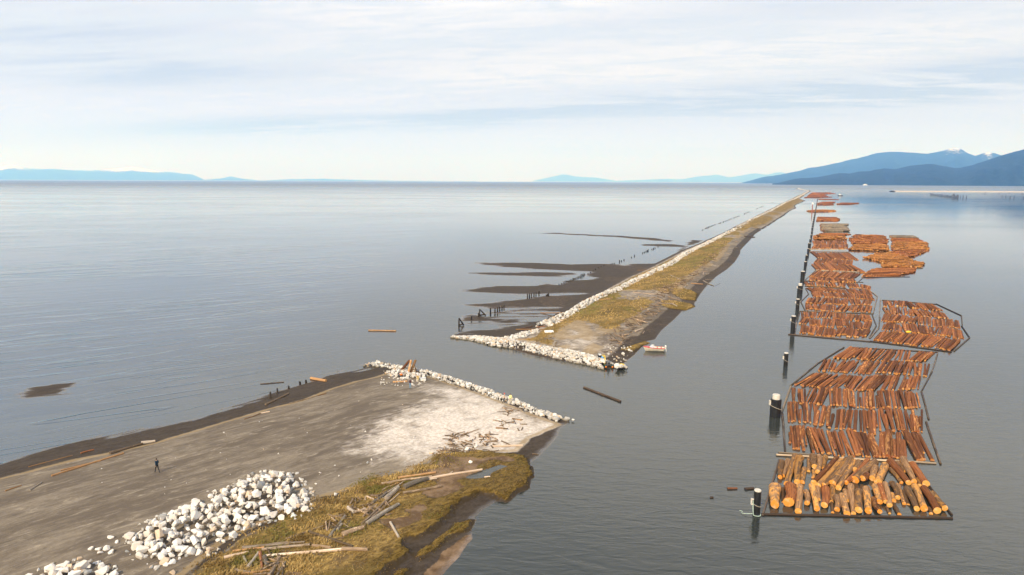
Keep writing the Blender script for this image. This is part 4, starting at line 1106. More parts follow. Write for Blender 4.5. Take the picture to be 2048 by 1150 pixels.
for x, y in ((1222, 529), (1225, 528), (1229, 527.3), (1239, 523.5), (1243, 522.5), (1248, 520.3), (1263, 515), (1269, 512.2), (1285, 506.5), (1288.5, 505), (1292, 503.6), (1294.5, 502.5), (1296.5, 501.8), (1304, 499), (1307, 498), (1310, 496.5), (1316, 493.8)):
    stub(x, y, random.uniform(.35, .8), .25, 'blackened stub in open water near the lens-shaped mud bar', 'stubs near the lens-shaped bar')
for x, y in ((1405.5, 460), (1411, 457), (1414, 456), (1417, 454.7), (1420, 453.5), (1423, 452.2), (1426, 451.2), (1430, 449.6), (1438, 447), (1441, 446), (1447, 444), (1451, 442.3), (1454, 441.2), (1458, 439.5), (1462, 438), (1468, 435.8), (1472, 434), (1475, 433), (1478, 432.3), (1489, 427.8), (1492, 426), (1495, 424.6), (1498, 424.2), (1513, 418), (1515, 416.8), (1520, 414.6), (1523, 413.6), (1526, 412.5), (1544, 405.3), (1546, 405)):
    stub(x, y, random.uniform(.4, .8), .4, 'tiny dark stub in the long broken line far out beside the jetty', 'far broken line of stubs')
def aframe(px, py, h, w, label):
    p = unp(px, py, 0.0); o = empty('collapsed_timber_frame', p); tag(o, label, 'timber frame')
    for k, (a, c) in enumerate((((-.15, 0, -.4), (-.1, 0, h)), ((w, .2, .1), (-.05, 0, h * .95)), ((0, 0, .2), (w * .95, .2, .35)))):
        v, fa = tube([a, tuple((Vector(a) + Vector(c)) / 2 + Vector((0, 0, .04))), c], [.2, .18, .15], 8)
        link('timber', mesh('timber', v, fa, OLD), o)
aframe(919, 651.5, 1.9, 1.0, 'leaning dark timber frame standing alone in the water off the mud flat')
aframe(960, 632, 1.8, 1.5, 'leaning dark timber frame at the edge of the streaky shallows')
aframe(1098, 593, 1.0, -.9, 'low slanting broken timber frame at the end of the inlet')
stub(943, 640, 1.0, .17, 'thin dark stub beside a half-sunk log off the mud flat'); stub(957, 634, 1.1, .2, 'dark stub close beside the leaning timber frame in the shallows')
for x, y, h in ((541, 797, 1.1), (555, 788, 1.0)): stub(x, y, h, .17, 'dark upright stub in the shallows beside the long mossy log', 'stubs on the near spit beach')
for x, y in ((577.5, 777), (600, 768.5), (612, 765)): stub(x, y, .5, .2, 'low dark stub along the waterline left of the thick stubby log', 'low stubs along the near spit waterline')

# ------------------------------------------------------------------ right-hand trestle and stakes, far tug and markers
for i in range(28):
    t = i / 27
    stub(1861 + 55 * t, 390.6 + 6 * t, random.uniform(4, 6) + 5 * (t > .75) * random.random(), .7, 'one of the dark piles in the ruined pier across the river', 'piles of the ruined pier', name='pier_pile')
for x, y in ((1920.5, 395.5), (1926, 397), (1932.5, 397.5), (2004, 394.5), (2011.5, 395), (2020, 396.5), (2028, 396.8), (2046, 399), (1970, 389), (1998, 389.5), (2018, 388), (2044, 389.5)):
    stub(x, y, random.uniform(5, 8), .6, 'lone thin stake standing in the river beyond the ruined pier', 'lone stakes beyond the ruined pier', name='river_stake')
WHITE = plain('white paint', (0.78, 0.77, 0.74), .45, .08)
CREAM = plain('cream gelcoat', (0.74, 0.66, 0.52), .35, .06)
RED = plain('red paint', (0.55, 0.045, 0.06), .4, .1)
BLACKP = plain('black paint', (0.02, 0.02, 0.022), .4, .2)
GLASSY = plain('dark window', (0.03, 0.04, 0.05), .1, .2)
YEL = plain('yellow plastic', (0.75, 0.50, 0.03), .45, .08)
ORG = plain('orange fabric', (0.78, 0.22, 0.03), .6, .1)
GREEN = plain('dark green fabric', (0.012, 0.05, 0.035), .6, .2)
BLUE = plain('blue fabric', (0.10, 0.28, 0.50), .7, .15)

def hull_geo(L, B, H, n=14, stern=.75, deck=True, flare=.7):
    """a boat hull along x, bow at -x: deck edge above, narrower keel line below"""
    v, fa = [], []
    for i in range(n + 1):
        t = i / n
        w = B / 2 * (math.sin(min(1, t / .55) * math.pi / 2) ** .7) * (1 - (1 - stern) * max(0, (t - .55) / .45))
        sh = H * (1 + .28 * (1 - t) ** 2)
        x = -L / 2 + L * t
        kx = x + .10 * L * (1 - t) ** 3
        for (yy, zz, xx) in ((-w, sh, x), (-w * flare, .12 * H, kx), (0, -.15 * H, kx), (w * flare, .12 * H, kx), (w, sh, x)):
            v.append((xx, yy, zz))
    for i in range(n):
        for k in range(4): fa.append((i * 5 + k, i * 5 + k + 1, i * 5 + k + 6, i * 5 + k + 5))
    fa.append(tuple(n * 5 + k for k in range(5)))
    return v, fa

def runabout():
    p = unp(1307.5, 702); o = empty('motor_boat', (p.x, p.y, 0.02), math.radians(-4)); tag(o, 'small red and cream motor boat floating beside the jetty beach', 'boat')
    L, B, H = 4.4, 1.8, .72
    v, fa = hull_geo(L, B, H); link('hull', mesh('hull', v, fa, CREAM, smooth=True), o)
    n = 14; vv, ff = [], []
    for i in range(n + 1):
        a = v[i * 5]; c = v[i * 5 + 4]
        for q in ((a[0], a[1] * 1.02, a[2] - .04), (a[0], a[1] * 1.03, a[2] + .06), (a[0], a[1] * .9, a[2] + .08), (c[0], c[1] * .9, c[2] + .08), (c[0], c[1] * 1.03, c[2] + .06), (c[0], c[1] * 1.02, c[2] - .04)): vv.append(q)
    for i in range(n):
        for k in (0, 1, 3, 4): ff.append((i * 6 + k, i * 6 + k + 1, i * 6 + k + 7, i * 6 + k + 6))
        if i < 4: ff.append((i * 6 + 2, i * 6 + 3, i * 6 + 9, i * 6 + 8))
    link('gunwale', mesh('gunwale', vv, ff, RED), o)
    g = box(-.5, 1.9, -.62, .62, .16, .2); link('floor_boards', mesh('floor_boards', *g, CREAM), o)
    for x in (.35, 1.2):
        g = join(box(x, x + .4, -.66, .66, .42, .5), box(x + .32, x + .42, -.66, .66, .5, .84)); link('seat', mesh('seat', *g, RED), o)
    ws = [(-.75, -.62, .86), (-.35, -.66, 1.22), (.15, -.68, 1.16), (-.75, .62, .86), (-.35, .66, 1.22), (.15, .68, 1.16), (.15, -.70, .75), (.15, .70, .75)]
    link('windscreen', mesh('windscreen', ws, [(0, 3, 4, 1), (0, 1, 2, 6), (3, 7, 5, 4)], plain('pale windscreen', (.55, .58, .62), .08)), o)
    g = join(tube([ws[1], ws[4]], .03), tube([ws[1], ws[2]], .025), tube([ws[4], ws[5]], .025)); link('windscreen_frame', mesh('windscreen_frame', *g, WHITE), o)
    mo = link('outboard_motor', mesh('outboard_motor', *join(cyl(.2, .72, 1.22, 14, .1, 2.42, 0), box(2.28, 2.5, -.1, .1, .5, .74), tube([(2.44, 0, .75), (2.52, 0, .1), (2.55, 0, -.3)], [.12, .09, .08], 8)), WHITE), o)
    link('engine_cowl_band', mesh('engine_cowl_band', *cyl(.207, .86, .93, 14, 0, 2.42, 0), BLACKP), mo)
runabout()

def tug():
    p = unp(1680, 391.8); o = empty('tug_boat', (p.x, p.y, 0), math.radians(0)); tag(o, 'tiny far work boat with dark hull and white cabin beside the farthest raft', 'boat')
    link('hull', mesh('hull', *hull_geo(13, 4.5, 1.7, 12, .85), BLACKP, smooth=True), o)
    g = box(-2.5, 2.5, -1.6, 1.6, 1.3, 3.6); w = link('wheelhouse', mesh('wheelhouse', *join(g, box(-1.8, .4, -1.3, 1.3, 3.602, 5.8)), WHITE), o)
    link('window', mesh('window', *box(-1.7, .3, -1.34, -1.31, 4.5, 5.4), GLASSY), w)
    link('mast', mesh('mast', *join(tube([(3, 0, 1.3), (3, 0, 9)], .16), tube([(3, 0, 8.5), (6, 0, 6)], .1)), BLACKP), o)
    link('deck', mesh('deck', *box(-4.5, 6, -1.8, 1.8, 1.28, 1.42), WHITE), o)
tug()
def marker(px, py, h, label, top):
    p = unp(px, py); o = empty('channel_marker', p); tag(o, label, 'beacon')
    link('post', mesh('post', *tube([(0, 0, -1), (0, 0, h)], [.55, .4], 10), plain('red brown marker post', (.30, .08, .05), .6)), o)
    link('daymark', mesh('daymark', *join(box(-1.1, 1.1, -.15, .15, h - .4, h + 1.9), cyl(.25, h + 1.9, h + 2.6, 10)), top), o)
marker(1624, 425, 9.5, 'thin red channel marker with white top standing beside the narrow raft', WHITE)
def beacon():
    p = unp(1597, 377.6, 1.5); o = empty('light_tower', p); tag(o, 'small white light tower at the outer tip of the jetty', 'beacon')
    link('tower', mesh('tower', *tube([(0, 0, -1), (0, 0, 4.5)], [1.6, 1.1], 12), WHITE), o)
    link('lantern', mesh('lantern', *cyl(.8, 4.52, 6.2, 12, .3), RED), o)
beacon()
def ferry():
    p = unp(1729, 366.9); s = 1.0; d = 8800.0; r = ray(1730, 366.4); k = d / math.hypot(r.x, r.y)
    o = empty('passenger_ferry', (r.x * k, r.y * k, 0)); tag(o, 'tiny white ferry crossing below the dark wooded hills', 'ferry')
    link('hull', mesh('hull', *hull_geo(60, 14, 5, 12, .9), WHITE), o)
    sp = link('superstructure', mesh('superstructure', *join(box(-20, 24, -6, 6, 4.8, 10), box(-12, 16, -5, 5, 10.01, 14), box(-8, 0, -4, 4, 14.02, 17)), WHITE), o)
    link('funnel', mesh('funnel', *cyl(2, 14.03, 19, 12, .5, 10, 0), WHITE), sp)
ferry()

# ------------------------------------------------------------------ driftwood
def drift(zf, x1, y1, x2, y2, w, col, label, hf=None, lift=0.0, var=None, group=None):
    hf = hf or h_spit
    s = zf[2]
    a = (zf[0] + x1 / s, zf[1] + y1 / s); c = (zf[0] + x2 / s, zf[1] + y2 / s)
    p1, p2 = on(*a, hf, .1 + lift), on(*c, hf, .1 + lift)
    r = max(.075, w / s * (p1.y + p2.y) / 2 / F / 2 * .9)
    g1 = float(hf(np.array([p1.x]), np.array([p1.y]))[0]); g2 = float(hf(np.array([p2.x]), np.array([p2.y]))[0])
    p1.z = max(g1, -.1) + r * .7 + lift; p2.z = max(g2, -.1) + r * .7 + lift
    return put_log('drift_log', p1, p2, r, DRIFT[col], DRIFT[col], label, 'driftwood log', group, var=var)
A2, A3, A1, A4, A5 = (420, 860, 3.965), (700, 860, 3.965), (0, 860, 3.965), (500, 690, 5.0875), (860, 690, 5.0875)
for q in [
    (A2, 255, 935, 750, 890, 34, 'pale', 'long pale bleached log, uppermost of the log heap at bottom of the marsh'),
    (A2, 410, 948, 790, 907, 28, 'pale', 'pale bleached log just below the uppermost of the bottom heap'),
    (A2, 430, 1000, 1050, 945, 30, 'pale', 'long pale bleached pole forming the lower edge of the bottom heap'),
    (A2, 1045, 945, 1250, 950, 42, 'brown', 'short brown log continuing from the tip of the long pale pole'),
    (A2, 110, 1010, 305, 965, 28, 'pale', 'short pale log nearest the white boulders, left of the heap'),
    (A2, 810, 915, 960, 930, 28, 'brown', 'short brown log between the pale heap and the crossing thin log'),
    (A2, 790, 808, 1130, 920, 25, 'brown', 'thin brown log slanting down towards the end of the pale pole'),
    (A2, 945, 850, 1070, 682, 30, 'grey', 'dark grey curved log standing out in the middle of the grass'),
    (A2, 1010, 790, 1045, 745, 26, 'grey', 'short grey stub beside the dark grey curved log'),
    (A2, 980, 690, 1070, 668, 25, 'pale', 'short pale pinkish block at the top of the dark grey log'),
    (A2, 1050, 832, 1220, 772, 46, 'brown', 'stout brown log with cut end at the foot of the bundle'),
    (A2, 1205, 750, 1500, 462, 26, 'brown', 'longest log of the slanting bundle in the middle marsh'),
    (A2, 1225, 755, 1420, 570, 24, 'brown', 'lower brown log lying against the longest of the slanting bundle'),
    (A2, 1243, 745, 1495, 590, 42, 'grey', 'thick grey cracked log beside the slanting bundle, nearest the water'),
    (A2, 1290, 575, 1400, 500, 28, 'grey', 'grey log on the upland side of the slanting bundle, lower'),
    (A2, 1395, 545, 1490, 460, 42, 'grey', 'thick grey log at the upper end of the slanting bundle'),
    (A2, 1310, 530, 1480, 440, 15, 'brown', 'thin stick along the upland side of the slanting bundle'),
    (A2, 1365, 475, 1420, 440, 15, 'brown', 'thin short stick above the slanting bundle'),
    (A2, 1230, 548, 1232, 525, 16, 'pale', 'small pale upright chunk left of the slanting bundle'),
    (A2, 1245, 525, 1300, 548, 20, 'pale', 'short pale stick left of the slanting bundle'),
    (A2, 1240, 630, 1320, 590, 20, 'brown', 'short brown stick midway left of the slanting bundle'),
    (A2, 1150, 650, 1232, 625, 28, 'pale', 'short pale log lying beside a dark stump in the grass'),
    (A2, 1095, 615, 1140, 655, 34, 'grey', 'dark grey stump in the grass left of the slanting bundle'),
    (A2, 1360, 427, 1760, 365, 24, 'brown', 'long brown log just under the longest pale log of upper marsh'),
    (A2, 1490, 378, 1790, 335, 22, 'tan', 'tan log on the upland side of the long pale upper log'),
    (A3, 560, 395, 1048, 312, 24, 'pale', 'long pale log reaching the tide pool'),
    (A3, 775, 355, 815, 325, 14, 'pale', 'short pale stick lying across the long log at the pool'),
    (A2, 1540, 458, 1725, 388, 50, 'grey', 'very thick grey weathered log above the slanting bundle'),
    (A2, 1530, 500, 1840, 445, 26, 'brown', 'knobbly brown log lying alone above the golden marsh'),
    (A2, 1430, 730, 1495, 845, 24, 'grey', 'silvery grey log pointing down alone in the golden marsh'),
    (A2, 1740, 180, 1840, 190, 15, 'pale', 'short pale stick beside the forked branch in upper grass'),
    (A2, 1750, 270, 1890, 168, 14, 'brown', 'thin brown branch slanting in the upper grass'),
    (A2, 600, 860, 940, 740, 9, 'brown', 'very thin long branch lying in the lower grass'),
    (A2, 300, 1085, 390, 970, 32, 'grey', 'grey log pointing into the bottom heap'),
    (A2, 395, 970, 415, 1098, 36, 'rust', 'rusty red upright log in the bottom heap'),
    (A2, 430, 1005, 455, 1080, 42, 'grey', 'short thick grey log beside the rusty red one'),
    (A2, 200, 1108, 320, 1130, 28, 'pale', 'short pale log at the lower edge of the picture, left one'),
    (A2, 250, 1140, 480, 1108, 25, 'tan', 'tan log under the rusty red one'),
    (A2, 470, 1160, 555, 1012, 44, 'brown', 'thick brown log pointing towards the bottom heap from below'),
    (A2, 530, 1150, 600, 1042, 22, 'grey', 'thin grey log beside the thick brown one at the bottom'),
    (A2, 265, 1000, 288, 1048, 22, 'grey', 'small grey stick left of the bottom heap'),
    (A3, 1130, 128, 1370, 120, 18, 'pale', 'pale log at the boundary of gravel and dark mud'),
    (A3, 1200, 85, 1290, 125, 12, 'brown', 'thin brown stick meeting the pale log by the mud'),
    (A3, 1065, 372, 1112, 365, 14, 'pale', 'small pale stick at the lower end of the tide pool'),
    (A1, 225, 290, 575, 198, 11, 'tan', 'thin straight tan pole on the dark wet beach'),
    (A1, 640, 182, 745, 153, 16, 'rust', 'short dark red log on the wet beach'),
    (A1, 872, 186, 1130, 110, 30, 'brown', 'thick brown log on the beach behind the walking person'),
    (A1, 1120, 108, 1232, 90, 33, 'grey', 'stumpy root end lying at the end of the thick beach log'),
    (A1, 410, 362, 980, 182, 20, 'tan', 'long tan log along the beach crest'),
    (A1, 480, 318, 800, 240, 14, 'tan', 'thinner tan log lying behind the long one on the beach crest'),
    (A1, 40, 480, 170, 436, 14, 'tan', 'short tan log at the far left of the beach'),
    (A1, 237, 475, 330, 413, 16, 'grey', 'short dark grey log left on the beach'),
    (A4, 105, 403, 345, 380, 19, 'brown', 'brown log afloat at the water edge off the near spit'),
    (A4, 620, 342, 775, 368, 34, 'tan', 'stubby thick tan log on the wet beach'),
    (A4, 155, 605, 395, 494, 22, 'brown', 'dark mossy log in the shallows beside two stubs'),
    (A4, 695, 512, 775, 488, 14, 'tan', 'short orange-tan log on the beach crest'),
    (A4, 400, 592, 690, 512, 8, 'brown', 'thin half-buried pole along the beach crest'),
    (A4, 105, 692, 200, 674, 13, 'pale', 'short pale log at the end of the beach crest line'),
    (A4, -60, 752, 110, 692, 9, 'tan', 'long thin pole in line with the short pale beach log'),
    (A4, 1455, 376, 1600, 370, 22, 'tan', 'tan plank below the leaning logs at the tip'),
    (A5, 670, 842, 775, 846, 18, 'tan', 'bright orange-tan log below the two people, lower one'),
    (A5, 835, 745, 930, 762, 17, 'tan', 'bright orange-tan log just below the two people'),
    (A5, 805, 780, 855, 786, 10, 'tan', 'small tan stick between two bright orange-tan logs'),
    (A5, 605, 880, 610, 985, 18, 'pale', 'white upright-looking post lying in the debris patch'),
    (A5, 455, 925, 458, 960, 10, 'pale', 'tiny pale stick left of the white post'),
    (A5, 350, 905, 500, 850, 10, 'brown', 'thin brown stick along the top of the debris patch'),
    (A5, 500, 915, 600, 950, 12, 'tan', 'thin tan stick crossing the debris patch'),
    (A5, 640, 760, 700, 770, 10, 'brown', 'tiny brown stick on the pale gravel'),
    (A5, 1040, 1105, 1105, 1110, 8, 'brown', 'tiny brown twig on the dark mud'),
    (A2, 1280, 690, 1500, 500, 13, 'pale', 'thin pale log between the stout brown log and slanting bundle top'),
    (A2, 1330, 545, 1545, 400, 14, 'pale', 'thin pale pole running up to the very thick grey log'),
    (A2, 1255, 600, 1390, 500, 12, 'brown', 'thin brown pole on the upland side of slanting bundle, lower'),
    (A2, 1400, 455, 1560, 385, 13, 'tan', 'thin tan pole under the long upper marsh logs'),
    (A2, 1590, 410, 1800, 380, 14, 'pale', 'thin pale log beside the very thick grey log, pool side'),
    (A2, 560, 955, 900, 985, 13, 'brown', 'thin brown pole across the lower pale heap'),
    (A2, 180, 955, 430, 925, 12, 'tan', 'thin tan pole at the upland end of the bottom heap'),
    (A2, 470, 900, 660, 880, 13, 'pale', 'thin pale pole topping the bottom heap'),
    (A2, 340, 1130, 560, 1060, 14, 'pale', 'thin pale pole low in the bottom heap below the rusty log'),
    (A2, 860, 870, 1060, 850, 12, 'brown', 'thin brown stick crossing below the dark grey curved log'),
]: drift(*q)

def lean(zf, x1, y1, top, r, col, label):
    s = zf[2]; p = on(zf[0] + x1 / s, zf[1] + y1 / s, h_spit, 0)
    put_log('leaning_log', (p.x, p.y, p.z - .3), (p.x + top[0], p.y + top[1], p.z + top[2]), r, DRIFT[col], DRIFT[col], label, 'driftwood log', var=0)
lean(A4, 1605, 305, (.6, .3, 2.7), .20, 'tan', 'tallest leaning log propped up at the spit tip')
lean(A4, 1515, 268, (2.0, .4, 2.0), .26, 'rust', 'rusty red log leaning against the tallest one at the tip')
lean(A4, 1622, 300, (1.1, .5, 2.6), .24, 'tan', 'shorter leaning log right of the tallest one')
lean(A4, 1705, 290, (-.75, .3, 1.9), .12, 'brown', 'thin prop leaning against the shorter log at the tip')

J1, J2, J3 = (880, 560, 3.938), (1200, 480, 6.827), (1380, 370, 7.314)
for q in [
    (J1, 788, 259, 982, 258, 9, 'tan', 'orange-tan log sticking out level from the white rocks over mud'),
    (J1, 598, 389, 835, 388, 10, 'tan', 'long orange-tan log pointing over the mud near the jetty head'),
    (J1, 630, 385, 725, 365, 7, 'rust', 'thin red log just above the long one near the jetty head'),
    (J1, 590, 430, 680, 395, 6, 'rust', 'thin dark red log below the long one near the jetty head'),
    (J1, 760, 370, 830, 362, 7, 'rust', 'short red log in the gap between white rocks'),
    (J1, 560, 478, 715, 460, 7, 'tan', 'orange log lying among the rocks of the jetty head'),
    (J1, 1128, 162, 1200, 146, 8, 'rust', 'red log on the mud side of the white rocks'),
    (J1, 1228, 128, 1282, 110, 8, 'rust', 'second red log farther along the mud side of the rocks'),
    (J1, 1220, 155, 1340, 148, 7, 'tan', 'pale tan log along the grass edge behind the rocks'),
    (J1, 1520, 97, 1692, 112, 9, 'pale', 'long pale log in the middle of the jetty grass'),
    (J1, 1800, 65, 1912, 65, 9, 'pale', 'pale log near the upper grass hump'),
    (J1, 1918, 62, 1952, 30, 7, 'grey', 'grey branch slanting up from the pale log'),
    (J1, 1705, 186, 1832, 188, 14, 'pale', 'thick pale log at the top of the lower grass hump'),
    (J1, 1830, 188, 1868, 205, 10, 'grey', 'grey log end beside the thick pale log'),
    (J1, 1797, 135, 1890, 158, 9, 'brown', 'brown log between the two grass humps'),
    (J1, 1342, 420, 1450, 506, 10, 'grey', 'grey log slanting down in the crossed pair by the boat'),
    (J1, 1335, 510, 1382, 462, 7, 'brown', 'brown branch crossing under the slanting grey log'),
    (J1, 1540, 404, 1597, 382, 14, 'pale', 'short pale plank at the grass edge above the boat'),
    (J1, 1598, 418, 1612, 400, 7, 'pale', 'tiny pale stick on the mud beside the pale plank'),
    (J2, 1408, 556, 1556, 630, 15, 'grey', 'grey log sliding off the beach into the river'),
    (J2, 1576, 628, 1642, 592, 8, 'dark', 'dark stick in the water at the end of the grey log'),
    (J2, 1270, 360, 1530, 362, 13, 'pale', 'long pale log across the upper jetty grass'),
    (J2, 1525, 345, 1580, 352, 14, 'grey', 'grey log end touching the long pale upper log'),
    (J2, 960, 478, 1085, 530, 12, 'pale', 'pale log at the left end of the arc of driftwood'),
    (J2, 1080, 512, 1200, 500, 11, 'pale', 'pale log in the middle of the arc of driftwood'),
    (J2, 1195, 498, 1312, 474, 11, 'grey', 'grey log at the right end of the arc of driftwood'),
    (J2, 1240, 590, 1405, 604, 14, 'tan', 'tan log on the beach above the grey sliding log'),
    (J2, 1440, 536, 1540, 535, 6, 'pale', 'thin white pole lying across the beach'),
    (J2, 1310, 455, 1380, 440, 10, 'pale', 'short pale log near the white stump'),
    (J2, 1410, 470, 1416, 438, 14, 'pale', 'small white stump on the jetty beach'),
    (J2, 1455, 468, 1490, 460, 10, 'pale', 'tiny pale chunk right of the white stump'),
    (J2, 765, 352, 850, 372, 9, 'pale', 'pale log on the mud side where the rocks narrow'),
    (J2, 860, 340, 985, 355, 8, 'rust', 'dark red log where the rocks narrow'),
    (J2, 510, 412, 640, 408, 8, 'tan', 'tan log on the mud behind the rocks'),
    (J2, 1760, 185, 1720, 180, 9, 'pale', 'small pale log on the upper beach'),
    (J3, 790, 750, 950, 764, 13, 'dark', 'dark log reaching from the far beach into the river'),
    (J3, 540, 828, 700, 829, 5, 'tan', 'thin tan pole on the far jetty grass'),
    (J3, 1050, 570, 1125, 580, 8, 'pale', 'pale log on the far beach'),
    (J3, 660, 920, 700, 922, 14, 'pale', 'small white lump on the far beach'),
]: drift(*q, hf=h_jetty)
def floatlog(a, c, r, col, label):
    put_log('floating_log', unp(*a, r * .3), unp(*c, r * .3), r, DRIFT[col], DRIFT[col], label, 'floating log', var=2)
floatlog((1168, 775), (1241, 803), .23, 'dark', 'dark straight log drifting alone in the channel between spit and jetty')
floatlog((737, 661), (792, 662), .22, 'tan', 'orange-brown log drifting alone in the open sea off the spit tip')
floatlog((1455, 977.5), (1474, 977), .15, 'rust', 'small red-brown log end surfacing beside the nearest piling')
floatlog((1490, 978), (1507, 976.5), .18, 'dark', 'small dark log end touching the nearest piling')
floatlog((1420, 995), (1427, 995.5), .13, 'dark', 'tiny dark deadhead in the open river left of the nearest piling')

# loose splinters and twigs on the two shores
def litter():
    v, fa, tint = [], [], []
    spots = []
    for (x0, x1, y0, y1, n, hf, sc) in ((895, 990, 858, 895, 80, h_spit, 1), (1000, 1050, 808, 850, 26, h_spit, 1), (880, 950, 890, 900, 40, h_spit, 1), (520, 570, 1110, 1150, 26, h_spit, 1.2), (650, 700, 1030, 1060, 20, h_spit, 1), (700, 780, 990, 1030, 40, h_spit, 1)):
        for _ in range(n): spots.append((random.uniform(x0, x1), random.uniform(y0, y1), hf, sc * random.uniform(.5, 1.7)))
    line = [(1222, 690), (1240, 668), (1258, 652), (1275, 640), (1292, 630), (1308, 618), (1318, 605), (1322, 590), (1345, 575), (1375, 560), (1395, 545), (1410, 530), (1425, 515), (1440, 500), (1455, 488)]
    for _ in range(420):
        t = random.random() ** .8; x, y = interp(line, t); D = unp(x, y).y
        s = 5200 / D * .28
        spots.append((x + random.gauss(0, s), y + random.gauss(0, s * .55), h_jetty, random.uniform(.6, 2.6)))
    for (x, y, hf, L) in spots:
        p = unp(x, y, 1.0 if hf is h_spit else 1.1); z = float(hf(np.array([p.x]), np.array([p.y]))[0])
        if z < 0.05: continue
        a = random.uniform(0, 6.28); d = Vector((math.cos(a), math.sin(a), random.uniform(-.1, .3))) * L / 2
        c = Vector((p.x, p.y, z + .06 + abs(d.z)))
        g = tube([c - d, c + d], [random.uniform(.03, .1) * (1 if hf is h_spit else 1.4)] * 2, 5)
        o = len(v); v += g[0]; fa += [tuple(q + o for q in f) for f in g[1]]; tint += [random.random()] * len(g[0])
    me = mesh('driftwood_litter', v, fa, DRIFT['brown']); attr(me, 'tint', tint)
    tag(link('driftwood_litter', me), 'scattered sticks and splinters of driftwood on both shores', 'driftwood litter', kind='stuff')
litter()

# ------------------------------------------------------------------ rocks
def rock_geo(seed, sub=2):
    rs = np.random.RandomState(seed)                         # a quarried block: the hull of a few corners
    q = rs.normal(size=(rs.randint(11, 16) if sub > 1 else rs.randint(8, 11), 3)); q /= np.linalg.norm(q, axis=1)[:, None]
    q = np.sign(q) * np.abs(q) ** .75 * rs.uniform(.75, 1.3, 3)[None] * rs.uniform(.85, 1.1, (len(q), 1))
    bm = bmesh.new()
    for c in q: bm.verts.new(c)
    r = bmesh.ops.convex_hull(bm, input=bm.verts[:])
    bmesh.ops.delete(bm, geom=[g for g in r['geom_interior'] if isinstance(g, bmesh.types.BMVert)], context='VERTS')
    if sub > 1: bmesh.ops.bevel(bm, geom=bm.edges[:], offset=.05, segments=1, affect='EDGES')
    bm.verts.index_update(); bmesh.ops.recalc_face_normals(bm, faces=bm.faces[:])
    v = np.array([c.co[:] for c in bm.verts]); fa = [tuple(w.index for w in f.verts) for f in bm.faces]; bm.free()
    return v / np.abs(v).max(), fa
ROCKG = [rock_geo(s, 2) for s in range(12)]
ROCKM = [mesh('boulder', v, f, ROCK) for v, f in ROCKG]
ROCKL = [rock_geo(50 + s, 1) for s in range(8)]
PILE1 = [(258, 1062), (272, 1048), (340, 1020), (380, 1000), (420, 985), (470, 963), (505, 946), (540, 937), (585, 944), (612, 968), (618, 990), (610, 1010), (580, 1024), (520, 1032), (490, 1047), (470, 1062), (440, 1076), (418, 1094), (380, 1100), (340, 1105), (310, 1118), (288, 1110), (262, 1082)]
PILE2 = [(40, 1158), (62, 1135), (105, 1120), (150, 1110), (200, 1118), (228, 1130), (232, 1150), (225, 1175), (190, 1210), (30, 1210)]
boulder_spots = []                                             # x, y, radius, label, group
def rock_pile(poly, n, rad, height, seed, label, group):
    w = unpl(poly, 1.7); rs = np.random.RandomState(seed); x0, y0 = w.min(0); x1, y1 = w.max(0); got = []; t = 0
    while len(got) < n and t < 60000:
        t += 1
        x, y = rs.uniform(x0, x1), rs.uniform(y0, y1)
        d = sdf(np.array([x]), np.array([y]), w)[0]
        if d < -.05: continue
        r = rs.uniform(*rad) * (1.35 if rs.rand() < .12 else 1)
        h = height * min(1, max(0, d) / 2.2) * rs.uniform(.55, 1.0)
        if any((x - a) ** 2 + (y - c) ** 2 + (h - e) ** 2 < (.56 * (r + q)) ** 2 for a, c, e, q in got):
            if t < 45000: continue
        got.append((x, y, h, r))
    for x, y, h, r in got: boulder_spots.append((x, y, h, r, label, group))
rock_pile(PILE1, 218, (.24, .52), .75, 5, 'white angular boulder heaped in the long pile beside the dry grass', 'boulders of the long white pile')
rock_pile(PILE2, 48, (.27, .55), .65, 6, 'white boulder heaped in the small pile at the bottom left corner', 'boulders of the small corner pile')
for k, (x, y, r, lab) in enumerate([(344, 1127, .36, 'white boulder lying alone on the sand below the long pile'), (359, 1118, .17, 'small white stone alone below the long pile'), (345, 1148, .28, 'white boulder at the bottom edge below the long pile'),
        (182, 1098, .25, 'white stone on the sand left of three others above corner pile'), (197, 1100, .3, 'grey-white stone between others above the corner pile'), (213, 1099, .36, 'long white stone above the corner pile'), (222, 1105, .25, 'white stone just above the end of the corner pile'),
        (200, 1107, .24, 'small white stone lowest of the scatter above the corner pile'), (222, 1076, .3, 'tan stone half sunk in the sand left of the long pile'), (234, 1085, .2, 'tan small stone in the sand left of the long pile'),
        (489, 1059, .3, 'flat white boulder in the grass below the middle of the long pile'), (525, 1041, .18, 'small white boulder in the grass near the fallen rocks'), (520, 1051, .26, 'low flat white boulder in the grass below the long pile'),
        (600, 1001, .28, 'flat pale boulder at the right foot of the long pile'), (670, 990, .3, 'pale flat stone at the upper edge of the grass'),
        (933, 901, .42, 'white block by the driftwood debris, bigger of two'), (951, 894, .36, 'white block by the driftwood debris, rounder of two'), (931, 908, .3, 'white rounded stone just below two white blocks'), (941, 925, .22, 'white stone alone on the brown marsh above the pool'),
        (632, 968, .12, 'tiny white stone on sand right of the long pile'), (640, 946, .14, 'tiny white stone on sand above the grass edge'), (678, 952, .12, 'tiny pale stone on sand above the grass'), (735, 926, .2, 'white stone on pale sand in the middle of spit'), (743, 920, .16, 'small white stone beside another on pale sand')]):
    p = on(x, y, h_spit); boulder_spots.append((p.x, p.y, 0, r, lab, None))
big = sorted(range(264), key=lambda i: -boulder_spots[i][3])
